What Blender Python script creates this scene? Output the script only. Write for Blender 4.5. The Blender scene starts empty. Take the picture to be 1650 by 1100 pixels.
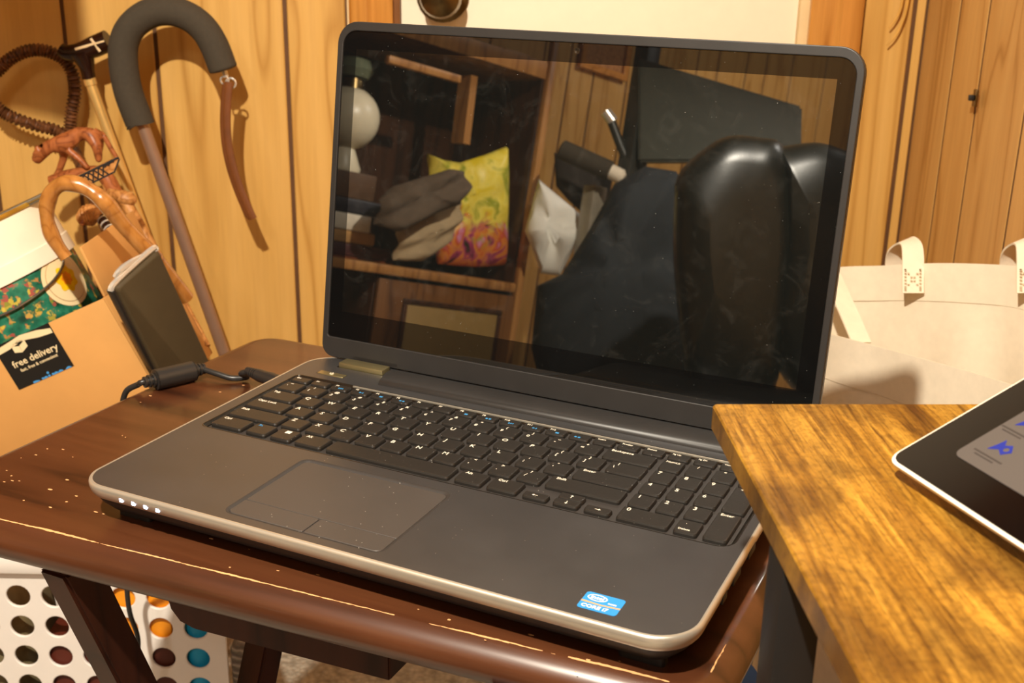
import bpy, bmesh, math, random
from mathutils import Vector, Matrix, noise
rnd = random.Random(7)
C = bpy.context.scene.collection
PI = math.pi

# ------------------------------------------------------------------ camera, light, exposure
YAW, PITCH, ROLL, FPX = -0.444853, 0.331502, 0.0171045, 1870.738
DECK = 0.686                                   # height of the laptop's deck above the floor
EYE = Vector((0.30907, -0.44753, 0.30341 + DECK))
fwd = Vector((math.sin(YAW) * math.cos(PITCH), math.cos(YAW) * math.cos(PITCH), -math.sin(PITCH)))
r0 = Vector((math.cos(YAW), -math.sin(YAW), 0)); u0 = r0.cross(fwd)
cr, sr = math.cos(ROLL), math.sin(ROLL)
rgt = r0 * cr + u0 * sr; upv = -r0 * sr + u0 * cr
cam_d = bpy.data.cameras.new('camera'); cam = bpy.data.objects.new('camera', cam_d); C.objects.link(cam)
cam.matrix_world = Matrix(((rgt.x, upv.x, -fwd.x, EYE.x), (rgt.y, upv.y, -fwd.y, EYE.y), (rgt.z, upv.z, -fwd.z, EYE.z), (0, 0, 0, 1)))
cam_d.sensor_width = 36; cam_d.lens = FPX / 1650 * 36; cam_d.clip_start = 0.02
cam_d.dof.use_dof = True; cam_d.dof.focus_distance = 0.70; cam_d.dof.aperture_fstop = 18
bpy.context.scene.camera = cam

w = bpy.data.worlds.new('world'); bpy.context.scene.world = w; w.use_nodes = True
w.node_tree.nodes['Background'].inputs[0].default_value = (1.0, 0.88, 0.72, 1)
w.node_tree.nodes['Background'].inputs[1].default_value = 0.05
vs = bpy.context.scene.view_settings
vs.view_transform = 'Standard'; vs.look = 'None'; vs.gamma = 1; vs.use_curve_mapping = False; vs.exposure = -0.04

ROOM = Matrix.Translation((EYE.x, EYE.y, 0)) @ Matrix.Rotation(-YAW, 4, 'Z')   # room axes: u along the back wall, v towards it, z up
def RM(u, v, z): return ROOM @ Vector((u, v, z))

def lamp(name, kind, loc, target, energy, color, size=0.3, size_y=None):
    d = bpy.data.lights.new(name, kind); o = bpy.data.objects.new(name, d); C.objects.link(o)
    d.energy = energy; d.color = color
    if kind == 'AREA':
        d.shape = 'DISK' if size_y is None else 'RECTANGLE'; d.size = size
        if size_y: d.size_y = size_y
    else: d.shadow_soft_size = size
    o.location = loc
    o.rotation_euler = (Vector(target) - Vector(loc)).to_track_quat('-Z', 'Y').to_euler()
    return o
WARM = (1.0, 0.91, 0.75)
key = lamp('shaded_lamp', 'SPOT', RM(-0.24, -0.05, 1.76), RM(-0.25, 0.45, 0.50), 150, WARM, 0.018)
key.data.spot_size = math.radians(170); key.data.spot_blend = 0.25
lamp('fill_light_rear', 'AREA', RM(-0.60, -1.55, 2.30), RM(-1.95, -1.40, 1.05), 34, (1.0, 0.95, 0.87), 0.55)  # unseen fill light, added to brighten the reflected plank wall

# ------------------------------------------------------------------ placing helpers
lamp('fill_light', 'AREA', RM(0.10, 0.10, 2.37), RM(0.10, 0.10, 0), 3.5, (1.0, 0.94, 0.84), 0.5)  # soft fill added to lift the shadows, not a real fixture

def ray(px, py): return fwd + rgt * ((px - 825) / FPX) - upv * ((py - 550) / FPX)
def P(px, py, d): return EYE + ray(px, py) * d
def on_z(px, py, z):
    q = ray(px, py); return EYE + q * ((z - EYE.z) / q.z)
TILT = 0.1537378                                # the lid leans back by this angle
LO = Vector((0.00364, 0.25417, 0.03659 + DECK))
LN = Vector((0, -math.cos(TILT), math.sin(TILT)))
LID = Matrix(((1, 0, 0, LO.x), (0, math.sin(TILT), -math.cos(TILT), LO.y), (0, math.cos(TILT), math.sin(TILT), LO.z), (0, 0, 0, 1)))
def V(px, py, d):                               # a point of the room behind the camera, seen by way of the screen
    q = P(px, py, d); return q - LN * (2 * (q - LO).dot(LN))

# ------------------------------------------------------------------ materials
def lin(c):
    return tuple((x / 12.92 if x <= .04045 else ((x + .055) / 1.055) ** 2.4) for x in (v / 255 for v in c)) + (1,)
def new_mat(name):
    m = bpy.data.materials.new(name); m.use_nodes = True
    nt = m.node_tree; return m, nt, nt.nodes['Principled BSDF']
def N(nt, t, **kw):
    n = nt.nodes.new(t)
    for k, v in kw.items(): setattr(n, k, v)
    return n
def mixc(nt, fac, a, b, blend='MIX'):
    n = N(nt, 'ShaderNodeMix', data_type='RGBA', blend_type=blend)
    for s, v in ((0, fac), (6, a), (7, b)):
        if isinstance(v, bpy.types.NodeSocket): nt.links.new(v, n.inputs[s])
        else: n.inputs[s].default_value = v
    return n.outputs[2]
def ramp(nt, src, pts):
    n = N(nt, 'ShaderNodeValToRGB'); nt.links.new(src, n.inputs[0])
    e = n.color_ramp.elements
    while len(e) < len(pts): e.new(0.5)
    for k, (p, c) in enumerate(pts): e[k].position = p; e[k].color = c if len(c) == 4 else (*c, 1)
    return n.outputs[0]
def coords(nt, scale=(1, 1, 1), kind='Object', rand=True):
    tc = N(nt, 'ShaderNodeTexCoord'); mp = N(nt, 'ShaderNodeMapping'); mp.inputs['Scale'].default_value = scale
    nt.links.new(tc.outputs[kind], mp.inputs['Vector'])
    if rand:
        oi = N(nt, 'ShaderNodeObjectInfo'); mu = N(nt, 'ShaderNodeVectorMath', operation='SCALE')
        cx = N(nt, 'ShaderNodeCombineXYZ')
        for k in range(3): nt.links.new(oi.outputs['Random'], cx.inputs[k])
        nt.links.new(cx.outputs[0], mu.inputs[0]); mu.inputs['Scale'].default_value = 37.0
        nt.links.new(mu.outputs[0], mp.inputs['Location'])
    return mp.outputs[0]
def noise_tex(nt, vec, scale, detail=3, rough=.5, dist=0):
    n = N(nt, 'ShaderNodeTexNoise'); nt.links.new(vec, n.inputs['Vector'])
    n.inputs['Scale'].default_value = scale; n.inputs['Detail'].default_value = detail
    n.inputs['Roughness'].default_value = rough; n.inputs['Distortion'].default_value = dist
    return n.outputs['Fac']
def bump(nt, b, src, strength, dist=0.001):
    n = N(nt, 'ShaderNodeBump'); n.inputs['Strength'].default_value = strength; n.inputs['Distance'].default_value = dist
    nt.links.new(src, n.inputs['Height']); nt.links.new(n.outputs[0], b.inputs['Normal'])
def specks(nt, vec, scale, amount, size=.12):                    # scattered dust grains, 0..1
    v = N(nt, 'ShaderNodeTexVoronoi'); nt.links.new(vec, v.inputs['Vector']); v.inputs['Scale'].default_value = scale
    a = N(nt, 'ShaderNodeMath', operation='LESS_THAN'); nt.links.new(v.outputs['Distance'], a.inputs[0]); a.inputs[1].default_value = size
    sx = N(nt, 'ShaderNodeSeparateXYZ'); nt.links.new(v.outputs['Color'], sx.inputs[0])
    g = N(nt, 'ShaderNodeMath', operation='LESS_THAN'); nt.links.new(sx.outputs[0], g.inputs[0]); g.inputs[1].default_value = amount
    m = N(nt, 'ShaderNodeMath', operation='MULTIPLY'); nt.links.new(a.outputs[0], m.inputs[0]); nt.links.new(g.outputs[0], m.inputs[1])
    return m.outputs[0]
def plain(name, rgb, rough=.5, metal=0, var=.12, scale=40, bmp=.15, spec=.5, coat=0, dust=None, dustc=(.55, .5, .42, 1)):
    m, nt, b = new_mat(name); c = lin(rgb)
    v = coords(nt); n = noise_tex(nt, v, scale, 4, .6)
    dk = tuple(x * (1 - var) for x in c[:3]) + (1,); lt = tuple(min(1, x * (1 + var)) for x in c[:3]) + (1,)
    col = ramp(nt, n, [(.3, dk), (.7, lt)])
    if dust:
        s = specks(nt, v, dust[0], dust[1], dust[2]); col = mixc(nt, s, col, dustc)
    nt.links.new(col, b.inputs['Base Color'])
    b.inputs['Roughness'].default_value = rough; b.inputs['Metallic'].default_value = metal
    b.inputs['Specular IOR Level'].default_value = spec; b.inputs['Coat Weight'].default_value = coat
    if bmp: bump(nt, b, n, bmp, .0006)
    return m
def wood(name, cols, grain=(1, 1, .07), scale=9, rough=.45, bands=6.0, fine=(120, 120, 5), bmp=.1, spec=.4, coat=0, hue_var=.10, dist=5.0, fmix=.55):
    m, nt, b = new_mat(name)
    v = coords(nt, grain)
    n1 = noise_tex(nt, v, scale, 2, .5, .4)
    mu = N(nt, 'ShaderNodeMath', operation='MULTIPLY'); nt.links.new(n1, mu.inputs[0]); mu.inputs[1].default_value = bands
    fr = N(nt, 'ShaderNodeMath', operation='PINGPONG'); nt.links.new(mu.outputs[0], fr.inputs[0]); fr.inputs[1].default_value = .5
    m2 = N(nt, 'ShaderNodeMath', operation='MULTIPLY'); nt.links.new(fr.outputs[0], m2.inputs[0]); m2.inputs[1].default_value = 2
    c1 = ramp(nt, m2.outputs[0], [(0.0, lin(cols[0])), (.22, lin(cols[1])), (1, lin(cols[2]))])
    f = noise_tex(nt, coords(nt, fine), 1.0, 4, .65)
    c2 = mixc(nt, fmix, c1, ramp(nt, f, [(.3, (.66, .60, .52)), (.6, (1, 1, 1))]), 'MULTIPLY')
    oi = N(nt, 'ShaderNodeObjectInfo')
    hs = N(nt, 'ShaderNodeHueSaturation'); nt.links.new(c2, hs.inputs['Color'])
    mr = N(nt, 'ShaderNodeMapRange'); nt.links.new(oi.outputs['Random'], mr.inputs[0]); mr.inputs[3].default_value = 1 - hue_var; mr.inputs[4].default_value = 1 + hue_var
    nt.links.new(mr.outputs[0], hs.inputs['Value'])
    nt.links.new(hs.outputs[0], b.inputs['Base Color'])
    b.inputs['Roughness'].default_value = rough; b.inputs['Specular IOR Level'].default_value = spec; b.inputs['Coat Weight'].default_value = coat
    if bmp: bump(nt, b, f, bmp, .0005)
    return m
def glow(name, rgb, s):
    m, nt, b = new_mat(name); b.inputs['Base Color'].default_value = (*[x for x in lin(rgb)[:3]], 1)
    b.inputs['Emission Color'].default_value = lin(rgb); b.inputs['Emission Strength'].default_value = s
    n = noise_tex(nt, coords(nt), 30); c = ramp(nt, n, [(0, lin(rgb)), (1, lin(rgb))]); nt.links.new(mixc(nt, .93, c, (0, 0, 0, 1)), b.inputs['Base Color'])
    return m

M = {}
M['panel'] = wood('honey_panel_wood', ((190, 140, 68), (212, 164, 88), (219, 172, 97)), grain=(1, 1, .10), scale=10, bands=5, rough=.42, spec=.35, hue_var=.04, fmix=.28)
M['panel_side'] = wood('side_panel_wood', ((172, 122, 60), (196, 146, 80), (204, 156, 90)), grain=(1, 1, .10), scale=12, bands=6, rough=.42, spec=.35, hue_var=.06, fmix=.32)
M['groove'] = plain('dark_groove', (92, 58, 26), .7)
M['casing'] = wood('varnished_casing_wood', ((172, 108, 42), (198, 134, 60), (208, 144, 70)), grain=(1, 1, .06), scale=14, bands=5, rough=.25, spec=.5, coat=.3)
M['door'] = plain('cream_door_paint', (246, 232, 206), .5, var=.02)
M['trim_cream'] = plain('cream_trim_paint', (226, 196, 146), .5, var=.04)
M['ceiling'] = plain('ceiling_paint', (190, 170, 140), .9, var=.03)
M['plaster'] = plain('plain_wall_paint', (200, 160, 110), .8, var=.05)

# ------------------------------------------------------------------ mesh helpers
def mesh_obj(name, me, m, parent=None, matrix=None, smooth=False):
    o = bpy.data.objects.new(name, me); C.objects.link(o)
    if m is not None and not me.materials: me.materials.append(m)
    if matrix is not None: o.matrix_world = matrix
    if parent is not None:
        o.parent = parent; o.matrix_parent_inverse = Matrix.Identity(4)
    if smooth:
        for p in me.polygons: p.use_smooth = True
        try: me.set_sharp_from_angle(angle=math.radians(40))
        except Exception: pass
    return o
def from_bm(name, bm, m, parent=None, matrix=None, smooth=False, recalc=True):
    if recalc: bmesh.ops.recalc_face_normals(bm, faces=bm.faces)
    me = bpy.data.meshes.new(name); bm.to_mesh(me); bm.free()
    return mesh_obj(name, me, m, parent, matrix, smooth)
def tag(o, label, cat, group=None, kind=None):
    o['label'] = label; o['category'] = cat
    if group: o['group'] = group
    if kind: o['kind'] = kind
    return o
def thing(name, label, cat, matrix=None, group=None):
    o = bpy.data.objects.new(name, None); o.empty_display_size = .02; C.objects.link(o)
    if matrix is not None: o.matrix_world = matrix if isinstance(matrix, Matrix) else Matrix.Translation(matrix)
    return tag(o, label, cat, group)
def struct(o): o['kind'] = 'structure'; return o
def add_box(bm, x0, x1, y0, y1, z0, z1, mat=None):
    vs_ = [bm.verts.new((x, y, z)) for z in (z0, z1) for y in (y0, y1) for x in (x0, x1)]
    if mat is not None:
        for v in vs_: v.co = mat @ v.co
    for f in ((0, 2, 3, 1), (4, 5, 7, 6), (0, 1, 5, 4), (2, 6, 7, 3), (0, 4, 6, 2), (1, 3, 7, 5)): bm.faces.new([vs_[i] for i in f])
    return vs_
def box_obj(name, x0, x1, y0, y1, z0, z1, m, parent=None, matrix=None, bevel=.0015, seg=2):
    bm = bmesh.new(); add_box(bm, x0, x1, y0, y1, z0, z1)
    if bevel: bmesh.ops.bevel(bm, geom=bm.edges[:], offset=bevel, segments=seg, affect='EDGES', profile=.5)
    return from_bm(name, bm, m, parent, matrix, smooth=bool(bevel))
def rr(x0, x1, y0, y1, r, n=6):
    r = [r] * 4 if not isinstance(r, (list, tuple)) else r       # corners: front-left, front-right, back-right, back-left
    out = []
    for k, (cx, cy, a) in enumerate(((x0 + r[0], y0 + r[0], PI), (x1 - r[1], y0 + r[1], 1.5 * PI), (x1 - r[2], y1 - r[2], 0), (x0 + r[3], y1 - r[3], .5 * PI))):
        for i in range(n + 1):
            t = a + .5 * PI * i / n; out.append((cx + r[k] * math.cos(t), cy + r[k] * math.sin(t)))
    return out
def loft(rings, cap0=False, cap1=True, close=False, bm=None):
    bm = bm or bmesh.new(); R = [[bm.verts.new(v) for v in r] for r in rings]
    prs = list(zip(R, R[1:])) + ([(R[-1], R[0])] if close else [])
    for a, b in prs:
        n = len(a)
        for i in range(n): bm.faces.new((a[i], a[(i + 1) % n], b[(i + 1) % n], b[i]))
    if cap0 and not close: bm.faces.new(R[0][::-1])
    if cap1 and not close: bm.faces.new(R[-1])
    return bm
def plate(name, outlines, z0, z1, m, parent=None, matrix=None, bevel=0, smooth=False):
    cu = bpy.data.curves.new(name, 'CURVE'); cu.dimensions = '2D'; cu.fill_mode = 'BOTH'
    for pts in outlines:
        s = cu.splines.new('POLY'); s.points.add(len(pts) - 1); s.use_cyclic_u = True
        for k, p in enumerate(pts): s.points[k].co = (p[0], p[1], 0, 1)
    cu.extrude = max((z1 - z0) / 2 - bevel, 1e-6); cu.bevel_depth = bevel; cu.bevel_resolution = 1
    if bevel: cu.offset = -bevel
    t = bpy.data.objects.new(name, cu); C.objects.link(t)
    dg = bpy.context.evaluated_depsgraph_get(); me = bpy.data.meshes.new_from_object(t.evaluated_get(dg))
    bpy.data.objects.remove(t); bpy.data.curves.remove(cu)
    me.transform(Matrix.Translation((0, 0, (z0 + z1) / 2))); me.materials.clear(); me.name = name
    return mesh_obj(name, me, m, parent, matrix, smooth)
def spline(pts, n=8):                            # smooth path through the points
    pts = [Vector(p) for p in pts]; out = []
    for i in range(len(pts) - 1):
        a = pts[max(i - 1, 0)]; b = pts[i]; c = pts[i + 1]; d = pts[min(i + 2, len(pts) - 1)]
        for k in range(n):
            t = k / n
            out.append(.5 * ((2 * b) + (c - a) * t + (2 * a - 5 * b + 4 * c - d) * t * t + (3 * b - a - 3 * c + d) * t ** 3))
    out.append(pts[-1]); return out
def tube(bm, pts, rad, sides=12, cap=True, flat=None):
    pts = [Vector(p) for p in pts]; n = len(pts); rf = rad if callable(rad) else (lambda t: rad)
    tang = [(pts[min(i + 1, n - 1)] - pts[max(i - 1, 0)]).normalized() for i in range(n)]
    ref = Vector((0, 0, 1)) if abs(tang[0].z) < .9 else Vector((1, 0, 0))
    if flat is not None: ref = Vector(flat)
    nx = (ref - tang[0] * ref.dot(tang[0])).normalized(); rings = []
    for i in range(n):
        nx = (nx - tang[i] * nx.dot(tang[i])).normalized(); ny = tang[i].cross(nx); r = rf(i / max(1, n - 1))
        rx, ry = r if isinstance(r, tuple) else (r, r)
        rings.append([pts[i] + nx * (rx * math.cos(2 * PI * k / sides)) + ny * (ry * math.sin(2 * PI * k / sides)) for k in range(sides)])
    return loft(rings, cap, cap, bm=bm)
def tube_obj(name, pts, rad, m, parent=None, sides=12, n=8, smooth=True, flat=None, cap=True):
    bm = bmesh.new(); tube(bm, spline(pts, n) if n else pts, rad, sides, cap, flat)
    return from_bm(name, bm, m, parent, None, smooth)
def lathe(bm, prof, seg=24, mat=None):
    rings = [[(r * math.cos(2 * PI * k / seg), r * math.sin(2 * PI * k / seg), z) for k in range(seg)] for r, z in prof]
    b2 = loft(rings, True, True, bm=bm)
    return b2
def lathe_obj(name, prof, m, parent=None, matrix=None, seg=24):
    bm = bmesh.new(); lathe(bm, prof, seg)
    return from_bm(name, bm, m, parent, matrix, True)
_txt = {}
def text_mesh(s, size, align='LEFT', bold=0.0, ext=.00005):
    k = (s, size, align, bold)
    if k in _txt: return _txt[k]
    cu = bpy.data.curves.new('text', 'FONT'); cu.body = s; cu.size = size; cu.align_x = align; cu.align_y = 'CENTER'
    cu.extrude = ext; cu.offset = bold; cu.resolution_u = 2
    t = bpy.data.objects.new('text', cu); C.objects.link(t)
    dg = bpy.context.evaluated_depsgraph_get(); me = bpy.data.meshes.new_from_object(t.evaluated_get(dg))
    bpy.data.objects.remove(t); bpy.data.curves.remove(cu); me.materials.clear(); _txt[k] = me
    return me
def text_obj(name, s, size, m, parent, matrix, align='LEFT', bold=0.0):
    me = text_mesh(s, size, align, bold)
    if not me.materials: me.materials.append(m)
    elif me.materials[0] is not m: me = me.copy(); me.materials.clear(); me.materials.append(m)
    return mesh_obj(name, me, m, parent, matrix)
def frame(o, x, y):                               # axes from an origin, an x direction and a rough y direction
    x = Vector(x).normalized(); y = Vector(y); y = (y - x * y.dot(x)).normalized(); z = x.cross(y)
    return Matrix(((x.x, y.x, z.x, o[0]), (x.y, y.y, z.y, o[1]), (x.z, y.z, z.z, o[2]), (0, 0, 0, 1)))
def skin_mesh(name, verts, edges, radii, m, parent=None, sub=2):
    me = bpy.data.meshes.new(name); me.from_pydata([tuple(v) for v in verts], edges, [])
    t = bpy.data.objects.new(name, me); C.objects.link(t)
    t.modifiers.new('s', 'SKIN'); sv = me.skin_vertices[0].data
    for k, r in enumerate(radii): sv[k].radius = r if isinstance(r, tuple) else (r, r)
    sv[0].use_root = True
    ss = t.modifiers.new('u', 'SUBSURF'); ss.levels = sub; ss.render_levels = sub
    dg = bpy.context.evaluated_depsgraph_get(); m2 = bpy.data.meshes.new_from_object(t.evaluated_get(dg))
    bpy.data.objects.remove(t); m2.name = name
    return mesh_obj(name, m2, m, parent, None, True)

# ------------------------------------------------------------------ the room
VB, UR, UL, VF, HC = 1.55, 0.527, -1.95, -2.70, 2.40     # back wall, right wall, left wall, wall behind the camera, ceiling
M['carpet'], _nt, _b = new_mat('loop_carpet')
_v = coords(_nt, (1, 1, 1), rand=False)
_vo = N(_nt, 'ShaderNodeTexVoronoi'); _nt.links.new(_v, _vo.inputs['Vector']); _vo.inputs['Scale'].default_value = 130
_nz = noise_tex(_nt, _v, 60, 3)
_c = mixc(_nt, _vo.outputs['Distance'], lin((206, 194, 176)), lin((120, 110, 96))); _c = mixc(_nt, .5, _c, ramp(_nt, _nz, [(.35, lin((150, 140, 124))), (.65, lin((206, 194, 176)))]))
_nt.links.new(_c, _b.inputs['Base Color']); _b.inputs['Roughness'].default_value = 1; bump(_nt, _b, _vo.outputs['Distance'], .9, .004)
struct(box_obj('floor', UL, UR + .4, VF, VB + .1, -.05, 0, M['carpet'], None, ROOM, 0))
struct(box_obj('ceiling', UL, UR + .05, VF, VB + .05, HC, HC + .05, M['ceiling'], None, ROOM, 0))
struct(box_obj('wall_rear', UL, UR + .05, VF - .05, VF, 0, HC, M['plaster'], None, ROOM, 0))

def planked_wall(name, a, along, inward, length, edges, m, dep=.003):
    """a backing board with one plank per pair of neighbouring groove positions"""
    x = Vector(along); n = Vector(inward)
    base = ROOM @ Matrix(((x.x, n.x, 0, a[0]), (x.y, n.y, 0, a[1]), (0, 0, 1, a[2]), (0, 0, 0, 1)))
    wall = struct(box_obj(name, edges[0] - .02, edges[-1] + (.06 if length else 0), -.05, -dep, 0, HC, M['groove'], None, base, 0))
    for e0, e1 in zip(edges, edges[1:]):
        bm = bmesh.new(); g = .0028
        y0, y1, c = -dep, 0, dep * .5
        pts = [(e0 + g, y0), (e1 - g, y0), (e1 - g, y1 - c), (e1 - g - c, y1), (e0 + g + c, y1), (e0 + g, y1 - c)]
        loft([[(px, py, z) for px, py in pts] for z in (0.0, HC)], True, True, bm=bm)
        from_bm('plank', bm, m, wall)
    return wall
def u_of(px, y=60, v=VB):                         # where a picture column meets the back wall
    q = ray(px, y); f = Vector((math.sin(YAW), math.cos(YAW), 0)); return (px - 825) / FPX / (q.dot(f)) * v
# left stretch of the back wall, up to the door casing
g_left = [UL] + [-1.75, -1.58, -1.46, -1.29, -1.12, -1.0, -.83, -.70] + [u_of(93, 40), u_of(241, 60), u_of(452, 60), u_of(551, 40)]
planked_wall('wall_back', (0, VB, 0), (1, 0, 0), (0, -1, 0), 0, g_left, M['panel'])
g_right = [u_of(1377, 60), u_of(1461, 60), UR]
planked_wall('wall_back_right', (0, VB, 0), (1, 0, 0), (0, -1, 0), 1, g_right, M['panel'])
# right wall: planks run from the corner towards the camera
def v_of(px, y): q = ray(px, y); f = Vector((math.sin(YAW), math.cos(YAW), 0)); return UR * FPX * q.dot(f) / (px - 825)
g_side = sorted([VB + .004] + [v_of(1540, 0), v_of(1587, 0), v_of(1655, 100)] + [v_of(1655, 100) - d for d in (.11, .28, .40, .57, .70, .9, 1.1, 1.4, 1.7, 2.0, 2.4, 2.8)] + [VF])
gs = [VB - x for x in g_side[::-1]]
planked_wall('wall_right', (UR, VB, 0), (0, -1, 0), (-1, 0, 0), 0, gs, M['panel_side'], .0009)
gl = [0]
while gl[-1] < VB - VF: gl.append(gl[-1] + rnd.choice((.10, .14, .19, .2)))
gl[-1] = VB - VF
planked_wall('wall_left', (UL, VB, 0), (0, -1, 0), (1, 0, 0), 0, gl, M['panel'])
# door and casing
uc0, uc1, ud0, ud1, ue0, ue1 = u_of(556, 30), u_of(625, 30), u_of(636, 30), u_of(1277, 60), u_of(1292, 60), u_of(1374, 60)
struct(box_obj('trim_1', u_of(551, 30), uc0 + .0005, VB - .004, VB + .03, 0, 2.1, M['trim_cream'], None, ROOM, .001))
def casing(name, a, b, inner):
    s = 1 if inner > 0 else -1
    prof = [(a, VB + .03), (a, VB - .014), (a + .006, VB - .019), ((a + b) / 2 - .004, VB - .021), ((a + b) / 2, VB - .016), ((a + b) / 2 + .004, VB - .0145), (b - .004, VB - .012), (b, VB - .008), (b, VB + .03)]
    if s < 0:
        prof = [(a + b - x, y) for x, y in prof][::-1]
    bm = loft([[(x, y, z) for x, y in prof] for z in (0, 2.1)], True, True)
    return struct(from_bm(name, bm, M['casing'], None, ROOM, True))
casing('trim_2', uc0, uc1, 1); casing('trim_3', ue0, ue1, -1)
struct(box_obj('trim_4', uc0, ue1, VB - .015, VB + .03, 2.1, 2.17, M['casing'], None, ROOM, .004))
struct(box_obj('wall_above_door', u_of(551, 30), ue1, VB - .002, VB + .04, 2.17, HC, M['plaster'], None, ROOM, 0))
M['gap_shade'] = plain('door_gap_shade', (120, 72, 28), .4)  # dark brown paints in the shadow gap between casing and door
struct(box_obj('trim_5', uc1 - .002, ud0, VB + .0, VB + .05, 0, 2.1, M['gap_shade'], None, ROOM, .001))
struct(box_obj('trim_6', ud1, ue0 + .004, VB + .0, VB + .05, 0, 2.1, M['trim_cream'], None, ROOM, .001))
door = struct(box_obj('door_1', ud0, ud1, VB + .008, VB + .045, .008, 2.1, M['door'], None, ROOM, .003))
M['brass_dark'] = plain('aged_door_metal', (120, 100, 66), .3, 1.0, scale=60)
kp = ROOM.inverted() @ P(714, -8, 1.50)
kn = lathe_obj('door_knob', [(.0, 0), (.034, 0), (.034, .004), (.014, .008), (.012, .030), (.022, .036), (.027, .048), (.024, .060), (.012, .066), (0, .067)], M['brass_dark'], door, Matrix.Translation((kp.x, VB + .008, kp.z)) @ Matrix.Rotation(PI / 2, 4, 'X'))
for nm, u_a, u_b in (('baseboard_back', UL, uc0), ('baseboard_back_right', ue1, UR)):
    struct(box_obj(nm, u_a, u_b, VB - .014, VB - .0005, 0, .08, M['casing'], None, ROOM, .003))


# ------------------------------------------------------------------ the brown folding tray table
TOP = DECK - .026
M['table'] = wood('dark_brown_table_wood', ((50, 25, 13), (70, 37, 20), (84, 47, 26)), grain=(.10, 1, 1), scale=22, bands=3, rough=.30, fine=(8, 150, 150), spec=.75, coat=.18, hue_var=0)
M['table_leg'] = wood('dark_brown_leg_wood', ((40, 18, 10), (54, 25, 14), (64, 31, 18)), grain=(1, 1, .1), scale=22, bands=3, rough=.4, spec=.4, hue_var=.05)
M['chip'] = plain('bare_wood_chip', (214, 158, 104), .7)
table = thing('tray_table', 'dark brown wooden folding tray table with worn edges under the laptop', 'table', (-.05, .15, 0))
OFF = Matrix.Translation((.05, -.15, 0))         # children keep room coordinates
def rounded_poly(c, r, n=7):
    out = []
    for i, p in enumerate(c):
        p = Vector(p); a = (Vector(c[i - 1]) - p).normalized(); b = (Vector(c[(i + 1) % len(c)]) - p).normalized()
        half = math.acos(max(-1, min(1, a.dot(b)))) / 2; d = r / math.tan(half)
        ctr = p + (a + b).normalized() * (r / math.sin(half)); s = p + a * d - ctr; e = p + b * d - ctr
        a0 = math.atan2(s.y, s.x); a1 = math.atan2(e.y, e.x); da = (a1 - a0 + PI) % (2 * PI) - PI
        for k in range(n + 1): t = a0 + da * k / n; out.append(ctr + Vector((math.cos(t), math.sin(t))) * r)
    return out
TC = [(-.299, -.0255), (.1925, .0085), (.1950, .338), (-.299, .325)]
base_poly = rounded_poly(TC, .016)
def outset(poly, d):
    out = []; n = len(poly)
    for i in range(n):
        a = poly[i - 1]; b = poly[(i + 1) % n]; t = (b - a).normalized(); out.append(poly[i] + Vector((t.y, -t.x)) * d)
    return out
bm = loft([[(*q, TOP + z) for q in outset(base_poly, o)] for o, z in ((-.012, -.024), (.006, -.0225), (.0105, -.017), (.0118, -.011), (.0095, -.0055), (.005, -.0018), (.0008, -.0002), (0, 0), (-.003, 0))], True, True)
from_bm('tabletop', bm, M['table'], table, OFF, True)
for k, (x, ya, yb) in enumerate(((-.19, -.010, .21), (-.189, .2345, -.045), (.10, -.010, .21), (.127, .235, -.045))):
    bm = bmesh.new(); wx, wy = .0105, .0135
    loft([[(x - wx, y - wy, z), (x + wx, y - wy, z), (x + wx, y + wy, z), (x - wx, y + wy, z)] for y, z in ((yb, 0), (ya, TOP - .0245))], True, True, bm=bm)
    bmesh.ops.bevel(bm, geom=bm.edges[:], offset=.002, segments=2, affect='EDGES')
    from_bm('leg', bm, M['table_leg'], table, OFF, True)
cl = [(-.118, TOP - .0245), (.026, TOP - .0245), (.026, TOP - .0455), (-.100, TOP - .0455), (-.109, TOP - .043), (-.115, TOP - .036)]
bm = bmesh.new(); a = [bm.verts.new((x, -.014 + .0692 * (x + .2), z)) for x, z in cl]; b = [bm.verts.new((x, .012 + .0692 * (x + .2), z)) for x, z in cl]
for i in range(6): bm.faces.new((a[i], a[(i + 1) % 6], b[(i + 1) % 6], b[i]))
bm.faces.new(a[::-1]); bm.faces.new(b)
bmesh.ops.bevel(bm, geom=bm.edges[:], offset=.001, segments=2, affect='EDGES')
from_bm('cleat', bm, M['table_leg'], table, OFF, True)
box_obj('stretcher', -.21, .12, .085, .102, .20, .235, M['table_leg'], table, OFF, .002)
bm = bmesh.new()                                  # bare wood along the worn upper edge
def chip_strip(p0, p1, wmax, seed, gap=.35):
    r = random.Random(seed); n = int((Vector(p1) - Vector(p0)).length / .0022); prev = None
    d = (Vector(p1) - Vector(p0)); t = d.normalized(); nn = Vector((t.y, -t.x))
    for i in range(n + 1):
        q = Vector(p0) + d * i / n; m = noise.noise(Vector((i * .05 + seed * 9, 1.3, 0))); wd = wmax * max(0, .25 + m * 1.3 + r.uniform(-.2, .2))
        if wd < wmax * gap: prev = None; continue
        o = nn * (.0006 + r.uniform(-.0003, .0003)); i_ = nn * (.0006 - wd)
        u = bm.verts.new((*(q + o), TOP + .00012 - .0001)); v = bm.verts.new((*(q + i_), TOP + .00022))
        if prev: bm.faces.new((prev[0], u, v, prev[1]))
        prev = (u, v)
P0, P1 = base_poly[7], base_poly[8]
chip_strip(P0, P1, .0016, 3, .10); chip_strip(P0, P1, .0010, 11, .05); chip_strip(base_poly[15], base_poly[16], .0008, 5)
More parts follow.
